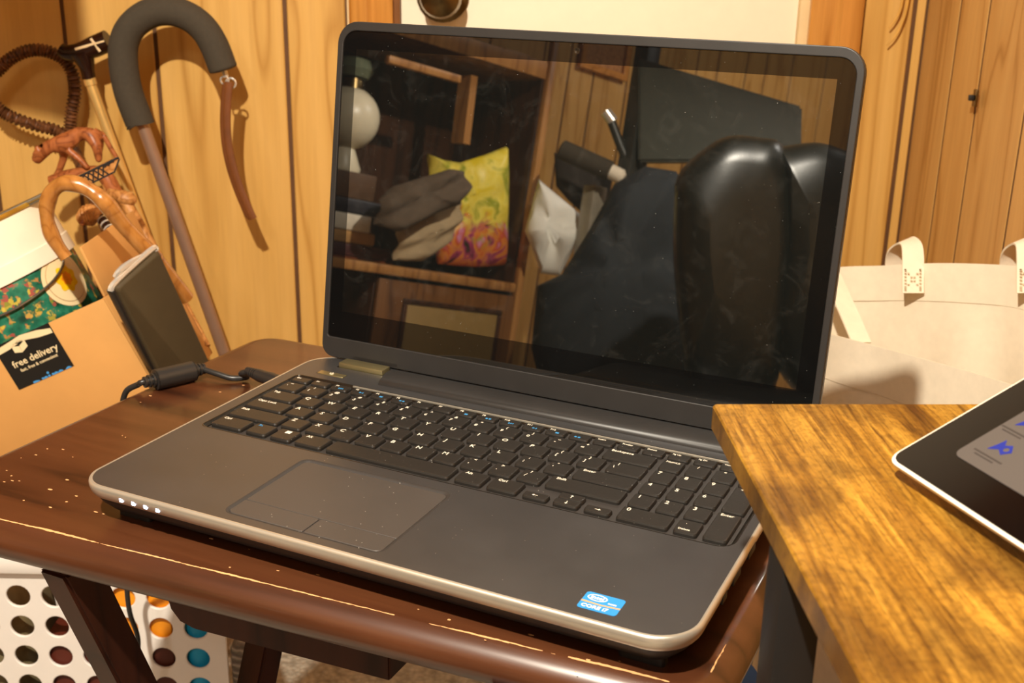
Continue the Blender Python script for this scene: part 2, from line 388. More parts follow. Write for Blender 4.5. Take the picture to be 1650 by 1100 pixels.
for k in range(46):                               # nicks scattered over the top
    x, y = rnd.uniform(-.28, .19), rnd.uniform(-.02, .02) + .012
    if k > 24: x, y = rnd.uniform(-.29, -.2), rnd.uniform(0, .25)
    r = rnd.uniform(.0003, .0009); e = rnd.uniform(1, 2.4)
    vs_ = [bm.verts.new((x + r * e * math.cos(a_), y + r * math.sin(a_) * rnd.uniform(.6, 1.2), TOP + .0002)) for a_ in [i * PI / 3 for i in range(6)]]
    bm.faces.new(vs_)
o = from_bm('worn_edge', bm, M['chip'], table, OFF, False, True); o['kind'] = 'stuff'; o['label'] = 'pale bare wood where the brown finish has chipped off'

# ------------------------------------------------------------------ the laptop
def brushed(name, rgb, rough, metal, dust=None, var=.06):
    m, nt, b = new_mat(name); c = lin(rgb); v = coords(nt, (1, 1, 1), rand=False)
    n = noise_tex(nt, coords(nt, (14, 900, 1), rand=False), 1.0, 2); n2 = noise_tex(nt, v, 18, 4, .6)
    col = ramp(nt, n2, [(.3, tuple(x * (1 - var) for x in c[:3])), (.7, tuple(x * (1 + var) for x in c[:3]))])
    if dust:
        s = specks(nt, v, dust[0], dust[1], dust[2]); col = mixc(nt, s, col, (.5, .46, .4, 1))
    nt.links.new(col, b.inputs['Base Color']); b.inputs['Metallic'].default_value = metal
    rr_ = N(nt, 'ShaderNodeMapRange'); nt.links.new(n2, rr_.inputs[0]); rr_.inputs[3].default_value = rough - .06; rr_.inputs[4].default_value = rough + .08
    nt.links.new(rr_.outputs[0], b.inputs['Roughness']); bump(nt, b, n, .04, .0003)
    return m
M['deck'] = brushed('dark_brushed_metal', (108, 107, 108), .38, .85, (420, .03, .13))
M['pad'] = brushed('touchpad_surface', (74, 68, 64), .45, .25, (500, .05, .13))
M['silver'] = plain('satin_silver', (216, 208, 192), .34, .75, var=.04)
M['gold'] = plain('pale_gold_metal', (176, 164, 122), .35, .9, var=.05)
M['black'] = plain('black_plastic', (24, 22, 21), .5, var=.15)
M['well'] = plain('keyboard_well_plastic', (46, 42, 40), .55, dust=(600, .06, .15))
M['key'] = plain('black_key_plastic', (34, 31, 28), .42, var=.1, scale=300, bmp=.1, spec=.55, dust=(700, .05, .14), dustc=(.32, .29, .25, 1))
M['white_ink'] = plain('white_key_print', (236, 226, 206), .6, var=.02, bmp=0)
M['blue_ink'] = plain('blue_key_print', (58, 142, 200), .6, var=.05, bmp=0)
M['bezel_grey'] = plain('charcoal_lid_plastic', (44, 42, 41), .42, .2, var=.12, scale=25)
M['lid_black'] = plain('dark_lid_edge', (30, 22, 18), .4, .2)
lap = thing('laptop', 'dark grey laptop standing open on the brown tray table', 'laptop', (0, .126, TOP))
L0 = Matrix.Translation((0, -.126, DECK - TOP))   # children: x across, y back, z up from the deck
OUT = lambda i: rr(-.188 + i, .188 - i, -.0005 + i, .2525 - i, [max(.020 - i, .002), max(.024 - i, .002), max(.022 - i, .002), max(.024 - i, .002)], 10)
def ring_loft(prof, fn, cap0=False, cap1=False): return loft([[(*q, z) for q in fn(i)] for i, z in prof], cap0, cap1)
from_bm('trim_band', ring_loft([(.0022, -.002), (.0022, .0002), (.0012, .0003), (.0003, -.0002), (-.0002, -.0014), (-.0002, -.0030), (.0006, -.0062), (.0022, -.0085), (.0040, -.0085)], OUT), M['silver'], lap, L0, True)
from_bm('base_shell', ring_loft([(.0022, -.003), (.0030, -.0086), (.006, -.0135), (.013, -.0205), (.016, -.0215)], OUT, False, True), M['black'], lap, L0, True)
KW = rr(-.1768, .1800, .0985, .2062, [.004, .010, .004, .004], 6)
TPO = rr(-.0862, .0175, .0088, .0878, .006, 5)
PB = rr(-.1665, -.1432, .2145, .2215, .0008, 2)
HG1 = rr(-.1605, -.120, .2325, .246, .0008, 2); HG2 = rr(.1500, .1765, .2325, .246, .0008, 2)
plate('palm_rest', [OUT(.0021), KW, TPO, PB, HG1, HG2], -.0022, 0, M['deck'], lap, L0)
def bevel_ring(name, outer, z0, ins, depth, m):
    def fn(i): return [Vector(p) for p in outset([Vector(q) for q in outer], -i)]
    return from_bm(name, loft([[(*q, z) for q in fn(i)] for i, z in ((-.0006, .00005), (0, .0001), (ins, z0 - depth), (ins + .001, z0 - depth - .0006))], False, False), m, lap, L0, True)
M['trim_dark'] = plain('polished_dark_edge', (80, 74, 66), .22, .9, var=.05)
bevel_ring('keyboard_rim', KW, 0, .0012, .0012, M['trim_dark'])
box_obj('keyboard_back_glint', -.128, .176, .2050, .2059, -.0012, .0002, M['silver'], lap, L0, .0002)  # silver strip stands in for the bright reflection along the back bevel
plate('keyboard_well', [outset([Vector(q) for q in KW], .0005)], -.0060, -.0024, M['well'], lap, L0)
bevel_ring('touchpad_rim', TPO, 0, .0012, .0006, M['well'])
plate('touchpad_well', [outset([Vector(q) for q in TPO], .0004)], -.004, -.0012, M['deck'], lap, L0)
plate('touchpad', [rr(-.0842, .0158, .0276, .0855, [.001, .001, .004, .004], 4)], -.0030, -.0006, M['pad'], lap, L0, .0003)
for a_, b_, ra in ((-.0842, -.0334, [.004, .001, .001, .001]), (-.0326, .0158, [.001, .004, .001, .001])):
    plate('touchpad_button', [rr(a_, b_, .0104, .0270, ra, 4)], -.0030, -.0004, M['pad'], lap, L0, .0004)
pb = plate('power_button', [rr(-.1660, -.1437, .2150, .2210, .0006, 2)], -.002, .0004, M['gold'], lap, L0, .0003); pb['label'] = 'small pale gold power button'
bm = bmesh.new(); tube(bm, [(-.1548 + .0014 * math.sin(t), .218 + .0014 * math.cos(t), .0006) for t in [.6 + k * .49 for k in range(11)]], .00022, 5); tube(bm, [(-.1548, .2182, .0006), (-.1548, .2200, .0006)], .00022, 5)
from_bm('power_mark', bm, M['white_ink'], pb, None)
for h in (HG1, HG2):
    x0 = min(q[0] for q in h); x1 = max(q[0] for q in h)
    box_obj('hinge_cover', x0 + .001, x1 - .001, .2335, .2450, -.004, .0036, M['gold'], lap, L0, .0012)
prof = []
for k in range(15):
    t = PI * k / 14; prof.append((.2278 - .0122 * math.cos(t), -.001 + .0076 * math.sin(t) ** .8))
bm = loft([[(x, y, z) for y, z in prof] + [(x, .240, -.002), (x, .2156, -.002)] for x in (-.1135, -.1125, .1435, .1445)], True, True)
for v in bm.verts:
    if v.co.x < -.113 or v.co.x > .144: v.co.z = -.002 + (v.co.z + .002) * .8
from_bm('hinge_bar', bm, M['bezel_grey'], lap, L0, True)
for x, y in ((-.16, .02), (.16, .02), (-.16, .225), (.16, .225)):
    plate('rubber_foot', [rr(x - .012, x + .012, y - .004, y + .004, .002, 3)], -.0259, -.0205, M['black'], lap, L0)
M['led'] = glow('status_light', (215, 228, 255), 9)
for k in range(4):
    q = on_z(179 + k * 20.5, 814 + k * 5.0, DECK - .0045); x = q.x
    box_obj('status_light', x - .0012, x + .0012, -.0006, .0010, -.0060, -.0034, M['led'], lap, L0, .0003)
# ports on the right side
for y0, y1 in ((.055, .063), (.075, .089), (.105, .119)):
    box_obj('side_port', .1868, .1884, y0, y1, -.0080, -.0030, M['black'], lap, L0, .0004)

# keys: (left, right, front, back, legends) in millimetres; a legend is (text, x, y, size, ink)
KEYS = []
def key(x, wd, y, dp, *leg): KEYS.append((x, x + wd, y, y + dp, leg))
W_, B_ = 'white_ink', 'blue_ink'
FY, FH = 193.6, 8.6
frow = [('Esc', '')] + [('F%d' % i, s) for i, s in zip(range(1, 13), ('', '⇄', '⌧', '✳−', '✳+', '', '', 'x', '|◂', '▸|', '▸|', '')) ] + [('', 'x'), ('Insert', ''), ('PrntScr', ''), ('Delete', ''), ('Pg Up', ''), ('Pg Dn', ''), ('Home', ''), ('End', '')]
for i, (t, _) in enumerate(frow):
    x = -174.5 + 16.84 * i; lg = []
    if t: lg.append((t, x + 2.2, FY + 6.2, 2.6 if len(t) < 4 else 2.3, W_))
    key(x, 14.0, FY, FH, *lg)
R1, R2, R3, R4, R5, DP = 175.6, 157.8, 140.0, 122.1, 104.0, 15.0
p = 19.1
def letter(t, x, y): return (t, x + 3.6, y + 11.8, 5.3, W_, 'C')
def pair(a, b, x, y): return [(a, x + 5.4, y + 12.3, 3.9, W_, 'C'), (b, x + 3.6, y + 7.4, 4.4, W_, 'C')]
for i, (a, b) in enumerate(zip('~!@#$%^&*()_+', '`1234567890-=')):
    x = -173.4 + p * i; key(x, 15.6, R1, DP, *pair(a, b, x, R1))
key(74.9, 32.4, R1, DP, ('Backspace', 77.6, R1 + 12.0, 3.6, W_))
key(-173.4, 25.0, R2, DP, ('Tab', -170.8, R2 + 12.0, 3.6, W_))
for i, t in enumerate('QWERTYUIOP'): x = -145.3 + p * i; key(x, 15.6, R2, DP, letter(t, x, R2))
for i, (a, b) in enumerate(('{[', '}]')): x = -145.3 + p * (10 + i); key(x, 15.6, R2, DP, *pair(a, b, x, R2))
key(83.9, 23.4, R2, DP, *pair('|', '\\', 83.9, R2))
key(-173.4, 29.8, R3, DP, ('Caps Lock', -170.8, R3 + 12.0, 3.6, W_))
for i, t in enumerate('ASDFGHJKL'): x = -140.5 + p * i; key(x, 15.6, R3, DP, letter(t, x, R3))
for i, (a, b) in enumerate((':;', '"\'')): x = -140.5 + p * (9 + i); key(x, 15.6, R3, DP, *pair(a, b, x, R3))
key(69.6, 37.7, R3, DP, ('Enter', 73, R3 + 12.0, 3.6, W_))
key(-173.4, 39.4, R4, DP, ('Shift', -170.8, R4 + 12.0, 3.6, W_))
for i, t in enumerate('ZXCVBNM'): x = -131.0 + p * i; key(x, 15.6, R4, DP, letter(t, x, R4))
for i, (a, b) in enumerate(('<,', '>.', '?/')): x = -131.0 + p * (7 + i); key(x, 15.6, R4, DP, *pair(a, b, x, R4))
key(59.8, 47.5, R4, DP, ('Shift', 63, R4 + 12.0, 3.6, W_))
key(-173.4, 24.4, R5, DP, ('Ctrl', -170.8, R5 + 11.8, 3.6, W_))
key(-145.3, 15.6, R5, DP, ('Fn', -142.6, R5 + 12.0, 3.2, B_))
key(-126.2, 15.6, R5, DP, ('WIN', 0, 0, 0, W_))
key(-107.1, 20.4, R5, DP, ('Alt', -104.4, R5 + 11.8, 3.6, W_))
key(-83.2, 88.0, R5, DP)
key(8.6, 18.0, R5, DP, ('Alt', 11.4, R5 + 11.8, 3.6, W_))
key(30.2, 19.6, R5, DP, ('Ctrl', 33.2, R5 + 11.8, 3.6, W_))
key(53.6, 15.6, R5, 7.2, ('LEFT', 61, R5 + 3.4, 0, W_))
key(73.0, 15.6, R5, 7.2, ('DOWN', 80.8, R5 + 3.4, 0, W_))
key(73.0, 15.6, R5 + 7.6, 7.2, ('UP', 80.8, R5 + 11.2, 0, W_))
key(92.2, 15.6, R5, 7.2, ('RIGHT', 100, R5 + 3.4, 0, W_))
NX = [111.8, 128.5, 145.2, 161.9]; NW = 13.6
for i, t in enumerate(('NumLk', '/', '*', '-')):
    key(NX[i], NW, R1, DP, (t, NX[i] + 2.0, R1 + 12.0, 3.0, W_) if i == 0 else (t, NX[i] + 6, R1 + 12, 4.2, W_, 'C'))
for y, s in ((R2, '789'), (R3, '456'), (R4, '123')):
    for i, t in enumerate(s): key(NX[i], NW, y, DP, (t, NX[i] + 3.9, y + 11.8, 5.2, W_, 'C'))
key(NX[3], NW, R3, R2 + DP - R3, ('+', NX[3] + 5, R2 + 12, 4.2, W_, 'C'))
key(NX[3], NW, R5, R4 + DP - R5, ('Enter', NX[3] + 2, R4 + 12, 3.5, W_))
key(NX[0], NX[1] + NW - NX[0], R5, DP, ('0', NX[0] + 3.9, R5 + 11.8, 5.2, W_, 'C'))
key(NX[2], NW, R5, DP, ('.', NX[2] + 5, R5 + 11.5, 4, W_, 'C'), ('Delete', NX[2] + 2.2, R5 + 3.6, 2.5, W_))
_km = {}
def key_mesh(wd, dp):
    k = (round(wd, 2), round(dp, 2))
    if k not in _km:
        W2, D2 = wd / 2000, dp / 2000
        rings = [[(*q, z) for q in rr(-W2 + i, W2 - i, -D2 + i, D2 - i, [.0022, .0022, .0009, .0009], 4)] for i, z in ((0, -.0030), (0, -.0012), (.00035, -.0002), (.0009, 0))]
        bm = loft(rings, False, True); bmesh.ops.recalc_face_normals(bm, faces=bm.faces)
        me = bpy.data.meshes.new('key'); bm.to_mesh(me); bm.free(); me.materials.append(M['key'])
        for f in me.polygons: f.use_smooth = True
        me.set_sharp_from_angle(angle=math.radians(14)); _km[k] = me
    return _km[k]
def arrow_mesh(rot):
    bm = bmesh.new()
    pts = [(-1.7, -.22), (.6, -.22), (.6, -1.0), (1.9, 0), (.6, 1.0), (.6, .22), (-1.7, .22)]
    vs_ = [bm.verts.new((Matrix.Rotation(rot, 3, 'Z') @ Vector((x / 1000, y / 1000, 0)))) for x, y in pts]; bm.faces.new(vs_); return bm
KZ = .0004
for n_, (x0, x1, y0, y1, legs) in enumerate(KEYS):
    cx, cy = (x0 + x1) / 2000, (y0 + y1) / 2000
    k = mesh_obj('key', key_mesh(x1 - x0, y1 - y0), None, lap, L0 @ Matrix.Translation((cx, cy, KZ)))
    for lg in legs:
        t, lx, ly, sz, ink = lg[:5]; loc = Matrix.Translation((lx / 1000 - cx, ly / 1000 - cy, .00006))
        if t in ('LEFT', 'RIGHT', 'UP', 'DOWN'):
            from_bm('legend', arrow_mesh({'LEFT': PI, 'RIGHT': 0, 'UP': PI / 2, 'DOWN': -PI / 2}[t]), M[ink], k, loc, False, False)
        elif t == 'WIN':
            bm = bmesh.new()
            for a_ in (0, 1):
                for b_ in (0, 1):
                    add_box(bm, -.0019 + a_ * .0021, -.0019 + a_ * .0021 + .0019, .0016 + b_ * .0019, .0016 + b_ * .0019 + .0017, 0, .00008)
            from_bm('legend', bm, M[ink], k, Matrix.Translation((0, 0, .0001)))
        else:
            text_obj('legend', t, sz / 1000, M[ink], k, loc, 'CENTER' if len(lg) > 5 else 'LEFT', .00003)
    if 1 <= n_ <= 13 and n_ not in (1, 6, 7):      # the blue function symbols
        bm = bmesh.new(); a_ = -.001 if n_ == 13 else .0016; kind = n_ % 4
        if kind == 0: add_box(bm, a_ - .0012, a_ + .0012, -.0029, -.0011, 0, .0001)
        elif kind == 1:
            for j in (-1, 1): add_box(bm, a_ + j * .0012 - .0008, a_ + j * .0012 + .0008, -.0027, -.0012, 0, .0001)
        elif kind == 2:
            for j in range(3): add_box(bm, a_ - .0018 + j * .0014, a_ - .0009 + j * .0014, -.0029 + j * .0002, -.0012, 0, .0001)
        else:
            v3 = [bm.verts.new((a_ - .001, -.0030, .0001)), bm.verts.new((a_ + .0012, -.0020, .0001)), bm.verts.new((a_ - .001, -.0010, .0001))]; bm.faces.new(v3)
            add_box(bm, a_ + .0014, a_ + .0020, -.0030, -.0010, 0, .0001)
        from_bm('legend', bm, M['blue_ink'], k, Matrix.Translation((0, 0, .00004)))

# the processor sticker
M['st_blue'] = plain('sticker_blue', (44, 140, 208), .35, var=.04, bmp=0)
M['st_light'] = plain('sticker_pale_blue', (120, 190, 232), .35, var=.04, bmp=0)
M['st_orange'] = plain('sticker_orange', (226, 162, 104), .35, var=.04, bmp=0)
st = plate('sticker', [rr(-.0102, .0102, -.0078, .0078, .0018, 4)], 0, .00015, M['st_blue'], lap, L0 @ Matrix.Translation((.1384, .0165, .00005))); st['label'] = 'blue processor sticker with white lettering and an orange stripe'
plate('stripe', [[(-.0101, -.0018), (.0000, -.0024), (.0101, -.0016), (.0101, -.0004), (0, -.0013), (-.0101, -.0004)]], .00016, .0002, M['st_orange'], st)
el = [(-.0034 + .0052 * math.cos(t), .0036 + .0029 * math.sin(t)) for t in [k * PI / 16 for k in range(32)]]
el2 = [(-.0034 + .0045 * math.cos(t), .0036 + .0023 * math.sin(t)) for t in [k * PI / 16 for k in range(32)]]
plate('oval_ring', [el, el2], .00016, .00021, M['white_ink'], st)
text_obj('lettering', 'intel', .0040, M['white_ink'], st, Matrix.Translation((-.0034, .0036, .00021)), 'CENTER', .0001)
text_obj('lettering', 'inside', .0019, M['white_ink'], st, Matrix.Translation((.0052, .0012, .00021)), 'CENTER', .00005)
text_obj('lettering', 'CORE i7', .0038, M['white_ink'], st, Matrix.Translation((-.0018, -.0050, .00021)), 'CENTER', .0001)

# the lid, in its own axes: x across, y up the screen, z towards the viewer
lid = from_bm('lid', loft([[(*q, z) for q in rr(-.188 + i, .188 - i, -.0365 + i, .2130 - i, [.010, .010, .016 - i, .016 - i], 8)] for i, z in ((.010, -.0095), (.002, -.0082), (0, -.0058), (0, -.0010))], True, True), M['lid_black'], lap, Matrix.Translation((0, -.126, -TOP)) @ LID, True)
RIM = lambda i: rr(-.188 + i, .188 - i, -.0362 + i, .2130 - i, [.010, .010, .016 - i * .6, .016 - i * .6], 8)
GL = rr(-.1832, .1832, -.0205, .2064, [.002, .002, .011, .011], 8)
plate('bezel_frame', [RIM(.0002), GL], -.0012, .0014, M['bezel_grey'], lid, None, .0006, True)
m, nt, b = new_mat('glossy_screen_glass'); M['glass'] = m
_v = coords(nt, rand=False)
s1 = specks(nt, _v, 700, .035, .10); s2 = specks(nt, _v, 240, .05, .055)
mx = N(nt, 'ShaderNodeMath', operation='MAXIMUM'); nt.links.new(s1, mx.inputs[0]); nt.links.new(s2, mx.inputs[1])
nt.links.new(mixc(nt, mx.outputs[0], (.004, .004, .004, 1), (.30, .30, .27, 1)), b.inputs['Base Color'])
b.inputs['Roughness'].default_value = .0; b.inputs['IOR'].default_value = 1.75
m, nt, b = new_mat('lcd_screen_surface'); M['lcd'] = m
_v = coords(nt, rand=False)
s1 = specks(nt, _v, 700, .05, .10); s2 = specks(nt, _v, 240, .06, .055)
mx = N(nt, 'ShaderNodeMath', operation='MAXIMUM'); nt.links.new(s1, mx.inputs[0]); nt.links.new(s2, mx.inputs[1])
sm = noise_tex(nt, _v, 38, 5, .7, 1.5); smc = ramp(nt, sm, [(.52, (.006, .0065, .006)), (.80, (.022, .022, .020))])
nt.links.new(mixc(nt, mx.outputs[0], smc, (.32, .32, .29, 1)), b.inputs['Base Color'])
b.inputs['Roughness'].default_value = .0; b.inputs['IOR'].default_value = 3.4
plate('screen_glass', [outset([Vector(q) for q in GL], -.0001)], -.0006, .0003, M['glass'], lid)
plate('display_panel', [rr(-.1721, .1721, 0, .1935, .0002, 1)], .0003, .00035, M['lcd'], lid)
lathe_obj('webcam', [(0, .0003), (.0022, .0003), (.0022, .0005), (.0012, .0005), (.0010, .0004), (0, .0004)], M['trim_dark'], lid, Matrix.Translation((.0005, .2012, 0)), 14)
box_obj('chin_seam', -.1585, -.1205, -.0345, -.0325, .0013, .0016, M['black'], lid, None, 0)
box_obj('chin_seam', .1205, .1585, -.0345, -.0325, .0013, .0016, M['black'], lid, None, 0)

# ------------------------------------------------------------------ the rustic side table and the tablet on the right
ST = DECK + .100
cA = on_z(1147, 650, ST); eF = (on_z(1640, 650, ST) - cA).normalized(); eL = Vector((eF.y, -eF.x, 0))
STM = frame(cA, eL, eF)                           # x along the left edge towards the viewer, y along the far edge to the right
m, nt, b = new_mat('rustic_brown_board'); M['rustic'] = m
_v = coords(nt, (1, 1, 1), rand=False)
_w = noise_tex(nt, coords(nt, (11, 13, 1), rand=False), 1.5, 3, .55, .8)
_g = noise_tex(nt, coords(nt, (5, 62, 1), rand=False), 1.0, 4, .6, 1.4)
_s = noise_tex(nt, coords(nt, (26, 430, 1), rand=False), 1.0, 4, .7, .4)
_f = noise_tex(nt, _v, 330, 3, .7)
c1 = ramp(nt, _g, [(.25, lin((72, 40, 8))), (.42, lin((138, 95, 26))), (.60, lin((184, 137, 50))), (.75, lin((104, 64, 14)))])
c2 = mixc(nt, ramp(nt, _w, [(.44, (0, 0, 0)), (.60, (.95, .95, .95))]), c1, mixc(nt, .62, c1, lin((58, 30, 8))))
c3 = mixc(nt, .75, c2, ramp(nt, _s, [(.36, (.34, .28, .22)), (.52, (1, 1, 1))]), 'MULTIPLY')
c4 = mixc(nt, .5, c3, ramp(nt, _f, [(.38, (.40, .34, .28)), (.54, (1, 1, 1))]), 'MULTIPLY')
nt.links.new(c4, b.inputs['Base Color']); b.inputs['Roughness'].default_value = .34; b.inputs['Specular IOR Level'].default_value = .6
bump(nt, b, _s, .35, .0006)
M['steel'] = plain('black_steel_tube', (30, 28, 27), .45, .3, var=.08)
side = thing('side_table', 'rustic brown board side table on black steel legs, at the right', 'table', STM @ Matrix.Translation((0, 0, -ST)))
SO = Matrix.Translation((0, 0, ST))
bm = loft([[(*q, z) for q in outset([Vector(q) for q in rr(0, .56, 0, .40, .0025, 3)], o)] for o, z in ((-.0012, -.0125), (0, -.0113), (0, -.0008), (-.0008, 0))], True, True)
from_bm('tabletop', bm, M['rustic'], side, SO, True)
LX = .1105                                        # distance of the near legs from the far corner along the left edge
LW = .0165
for x, y in ((LX, .0005), (LX, .38), (.50, .0005), (.50, .38)):
    box_obj('leg', x, x + LW * 1.2, y, y + LW, 0, ST - .0126, M['steel'], side, None, .001)
for y in (.09, .30): box_obj('rail', LX + LW * 1.2, .50, y, y + LW, ST - .0285, ST - .0126, M['steel'], side, None, .001)
for x in (LX, .50): box_obj('rail', x, x + LW * 1.2, LW + .0005, .38, .10, .116, M['steel'], side, None, .001)

tC = on_z(1427, 738, ST + .0080); tB = on_z(1650, 884, ST + .0080); q = ray(1650, 608); e1 = tB - tC
tA = EYE + q * (-(EYE - tC).dot(e1) / q.dot(e1))
TM = frame(tC, e1, tA - tC)
M['white_shell'] = plain('white_plastic_shell', (236, 224, 206), .3, var=.02)
M['tab_glass'] = plain('black_tablet_glass', (12, 8, 7), .08, var=.05, bmp=0, spec=.28)
M['page'] = glow('tablet_page_light', (150, 132, 116), .55)
M['icon'] = glow('tablet_blue_icon', (30, 58, 190), .7)
M['page_text'] = glow('tablet_grey_text', (110, 94, 84), .45)
tab = thing('tablet', 'black tablet with white rim and lit page of blue icons, tilted on the side table', 'tablet', TM)
bm = loft([[(*q, z) for q in rr(i, .186 - i, i, .124 - i, [.006, .012, .012, .004], 5)] for i, z in ((.010, -.0070), (.005, -.0062), (.0008, -.0028), (0, -.0018), (0, -.0003), (.0006, 0), (.0014, 0), (.0016, -.0006))], True, True)
from_bm('shell', bm, M['white_shell'], tab, None, True)
plate('front_glass', [rr(.0014, .1846, .0014, .1226, [.005, .010, .010, .003], 5)], -.0012, .0004, M['tab_glass'], tab)
plate('page', [rr(.0185, .168, .0185, .106, .0035, 4)], .0005, .0007, M['page'], tab)
def icon(x, y, mirror=1):
    s_ = .0042
    pts = [(-1, -.9), (-.15, -.35), (.55, -.8), (1.15, .0), (.5, .75), (-.1, .35), (-.6, 1.0), (-.75, .1)]
    return plate('icon', [[(x + mirror * a_ * s_, y + b_ * s_) for a_, b_ in pts], [(x + .45 * s_ + .30 * s_ * math.cos(t), y + .30 * s_ * math.sin(t)) for t in [k * PI / 6 for k in range(12)]]], .0007, .0009, M['icon'], tab)
for x, y in ((.0305, .0325), (.027, .0490), (.062, .0325), (.062, .0490), (.094, .0325), (.094, .0490)): icon(x, y)
bm = bmesh.new()
for x, y in ((.0305, .0325), (.027, .0490), (.062, .0325), (.062, .0490), (.094, .0325), (.094, .0490)):
    add_box(bm, x - .008, x + .007, y - .0072, y - .0064, .0007, .0008); add_box(bm, x - .006, x + .004, y - .0088, y - .0081, .0007, .0008)
o = from_bm('caption_lines', bm, M['page_text'], tab, None)
a_t = math.acos(max(-1, min(1, TM.to_3x3().col[2].z)))
bm = bmesh.new(); dz = lambda y: -y * math.tan(a_t) / 1
z_at = lambda y: -(y * math.sin(a_t)) / math.cos(a_t)
hgt = (tC.z - ST)
pts = [(.055, -.0076), (.110, -.0076), (.110, -(hgt + .110 * math.sin(a_t)) / math.cos(a_t) + .0002), (.104, -(hgt + .104 * math.sin(a_t)) / math.cos(a_t) + .0002)]
loft([[(x, y, z) for y, z in pts] for x in (.05, .136)], True, True, bm=bm)
from_bm('stand', bm, M['white_shell'], tab, None)

# ------------------------------------------------------------------ the power cord
M['cable'] = plain('black_cable', (38, 36, 35), .36, var=.1)
cord = thing('power_cord', 'black laptop power cord with a round ferrite bead on the brown table', 'cord', (-.25, .2, TOP))
CO = Matrix.Translation((.25, -.2, -TOP))
def cpart(name, pts, rad, sides=12, n=8):
    o = tube_obj(name, pts, rad, M['cable'], cord, sides, n); o.matrix_basis = CO; return o
ZB = TOP + .0082
b0, b1 = on_z(249, 612, ZB), on_z(313, 597, ZB); bd = (b1 - b0).normalized()
zc = DECK - .012
con1 = Vector((-.1885, .2085, zc)); con0 = Vector((-.2205, .2165, zc))
cdv = (con1 - con0).normalized()
cpart('plug', [con0, con0 + cdv * .012, con0 + cdv * .020, con1 + cdv * .004], lambda t: .0050 if t < .25 else .0056, 14, 3)
bm = bmesh.new()
for k in range(5): c = con0 - cdv * (.0012 + k * .0026); tube(bm, [c - cdv * .0008, c + cdv * .0008], .0047 - k * .0003, 12)
tube(bm, [con0 - cdv * .0140, con0 + cdv * .001], .0034, 10)
o = from_bm('strain_relief', bm, M['cable'], cord, CO, True)
cr_ = .00235
cpart('cable', [con0 - cdv * .012, con0 - cdv * .020 + Vector((0, -.002, -.003)), on_z(398, 607, TOP + .004), on_z(374, 609, TOP + .0035), on_z(350, 602, TOP + .006), b1 + bd * .006, b1], cr_)
cpart('ferrite_bead', [b0, b0 + bd * .0012, b0 + bd * .003, b1 - bd * .003, b1 - bd * .0012, b1], lambda t: .0066 if t < .02 or t > .98 else .0080, 18, 2)
bm = bmesh.new()
for e, s_ in ((b0, -1), (b1, 1)):
    bm = bmesh.new(); c = [(0, .0056), (.0016, .0056), (.0017, .0036), (.0032, .0036), (.0033, .0050), (.0048, .0050), (.0049, .0034), (.0064, .0034), (.0065, .0044), (.0080, .0044), (.0086, .0026)]
    tube(bm, [e + bd * s_ * (q[0] + .0004) for q in c], lambda t: c[round(t * (len(c) - 1))][1], 12)
    from_bm('strain_relief', bm, M['cable'], cord, CO, True)
def W(px, py, v):                                 # the point of a picture ray at room distance v
    q = ray(px, py); f = Vector((math.sin(YAW), math.cos(YAW), 0)); return EYE + q * (v / q.dot(f))
edge = Vector((-.3125, b0.y - .012, TOP - .004))
cpart('cable', [b0, b0 - bd * .010 + Vector((0, 0, .0005)), Vector((-.303, b0.y - .008, TOP + .0055)), Vector((-.3135, b0.y - .011, TOP - .002)), Vector((-.3165, b0.y - .012, TOP - .02)), Vector((-.318, b0.y, TOP - .06)), W(204, 900, .935), W(205, 955, .935), W(210, 990, .935), W(221, 1022, .935), W(222, 1050, .935), W(214, 1110, .935), W(208, 1250, .90)], cr_, 10, 8)

# ------------------------------------------------------------------ the left corner: basket, carton, tin, canes
M['basket'] = plain('white_basket_plastic', (238, 230, 222), .4, var=.02)
def room_frame(u, v, z): return ROOM @ Matrix(((1, 0, 0, u), (0, 0, -1, v), (0, 1, 0, z), (0, 0, 0, 1)))   # x = u, y = up, z = towards the viewer
BU0, BU1, BV0, BV1, BH = -.66, -.281, 1.0, 1.30, .40
bask = thing('laundry_basket', 'white plastic basket with rows of round holes under the tray table', 'basket', room_frame((BU0 + BU1) / 2, BV0, 0))
def holes(u0, n, z0, rows, r, p_): return [[(u0 + i * p_ + r * math.cos(-t), z0 + j * .0343 + r * math.sin(-t)) for t in [k * PI / 10 for k in range(20)]] for i in range(n) for j in range(rows)]
hc = (BU0 + BU1) / 2; wd = BU1 - BU0
front_h = holes(-.3107 - hc - 9 * .0346, 10, .3703 - 9 * .0343, 10, .0118, .0346)
plate('front_panel', [rr(-wd / 2, wd / 2, 0, BH, .004, 3)] + front_h, -.0035, 0, M['basket'], bask, None, .0010)
dp = BV1 - BV0; bw = wd / 2 - .135              # the plan narrows towards the back on the right
plate('back_panel', [rr(-wd / 2, bw, 0, BH, .004, 3)], -.0035, 0, M['basket'], bask, Matrix.Translation((0, 0, -dp + .0035)), .0010)
sh = holes(.02, 8, .3703 - 9 * .0343, 10, .0118, .0346)
plate('side_panel', [rr(.004, dp - .004, 0, BH, .002, 3)] + sh, 0, .0035, M['basket'], bask, Matrix.Translation((-wd / 2, 0, 0)) @ Matrix.Rotation(PI / 2, 4, 'Y'), .0010)
ang = math.atan2(wd / 2 - bw, dp)
plate('side_panel', [rr(.004, dp / math.cos(ang) - .004, 0, BH, .002, 3)] + sh, -.0035, 0, M['basket'], bask, Matrix.Translation((wd / 2, 0, 0)) @ Matrix.Rotation(PI / 2 + ang, 4, 'Y'), .0010)
fp = [(-wd / 2, -dp), (bw, -dp), (wd / 2, 0), (-wd / 2, 0)]
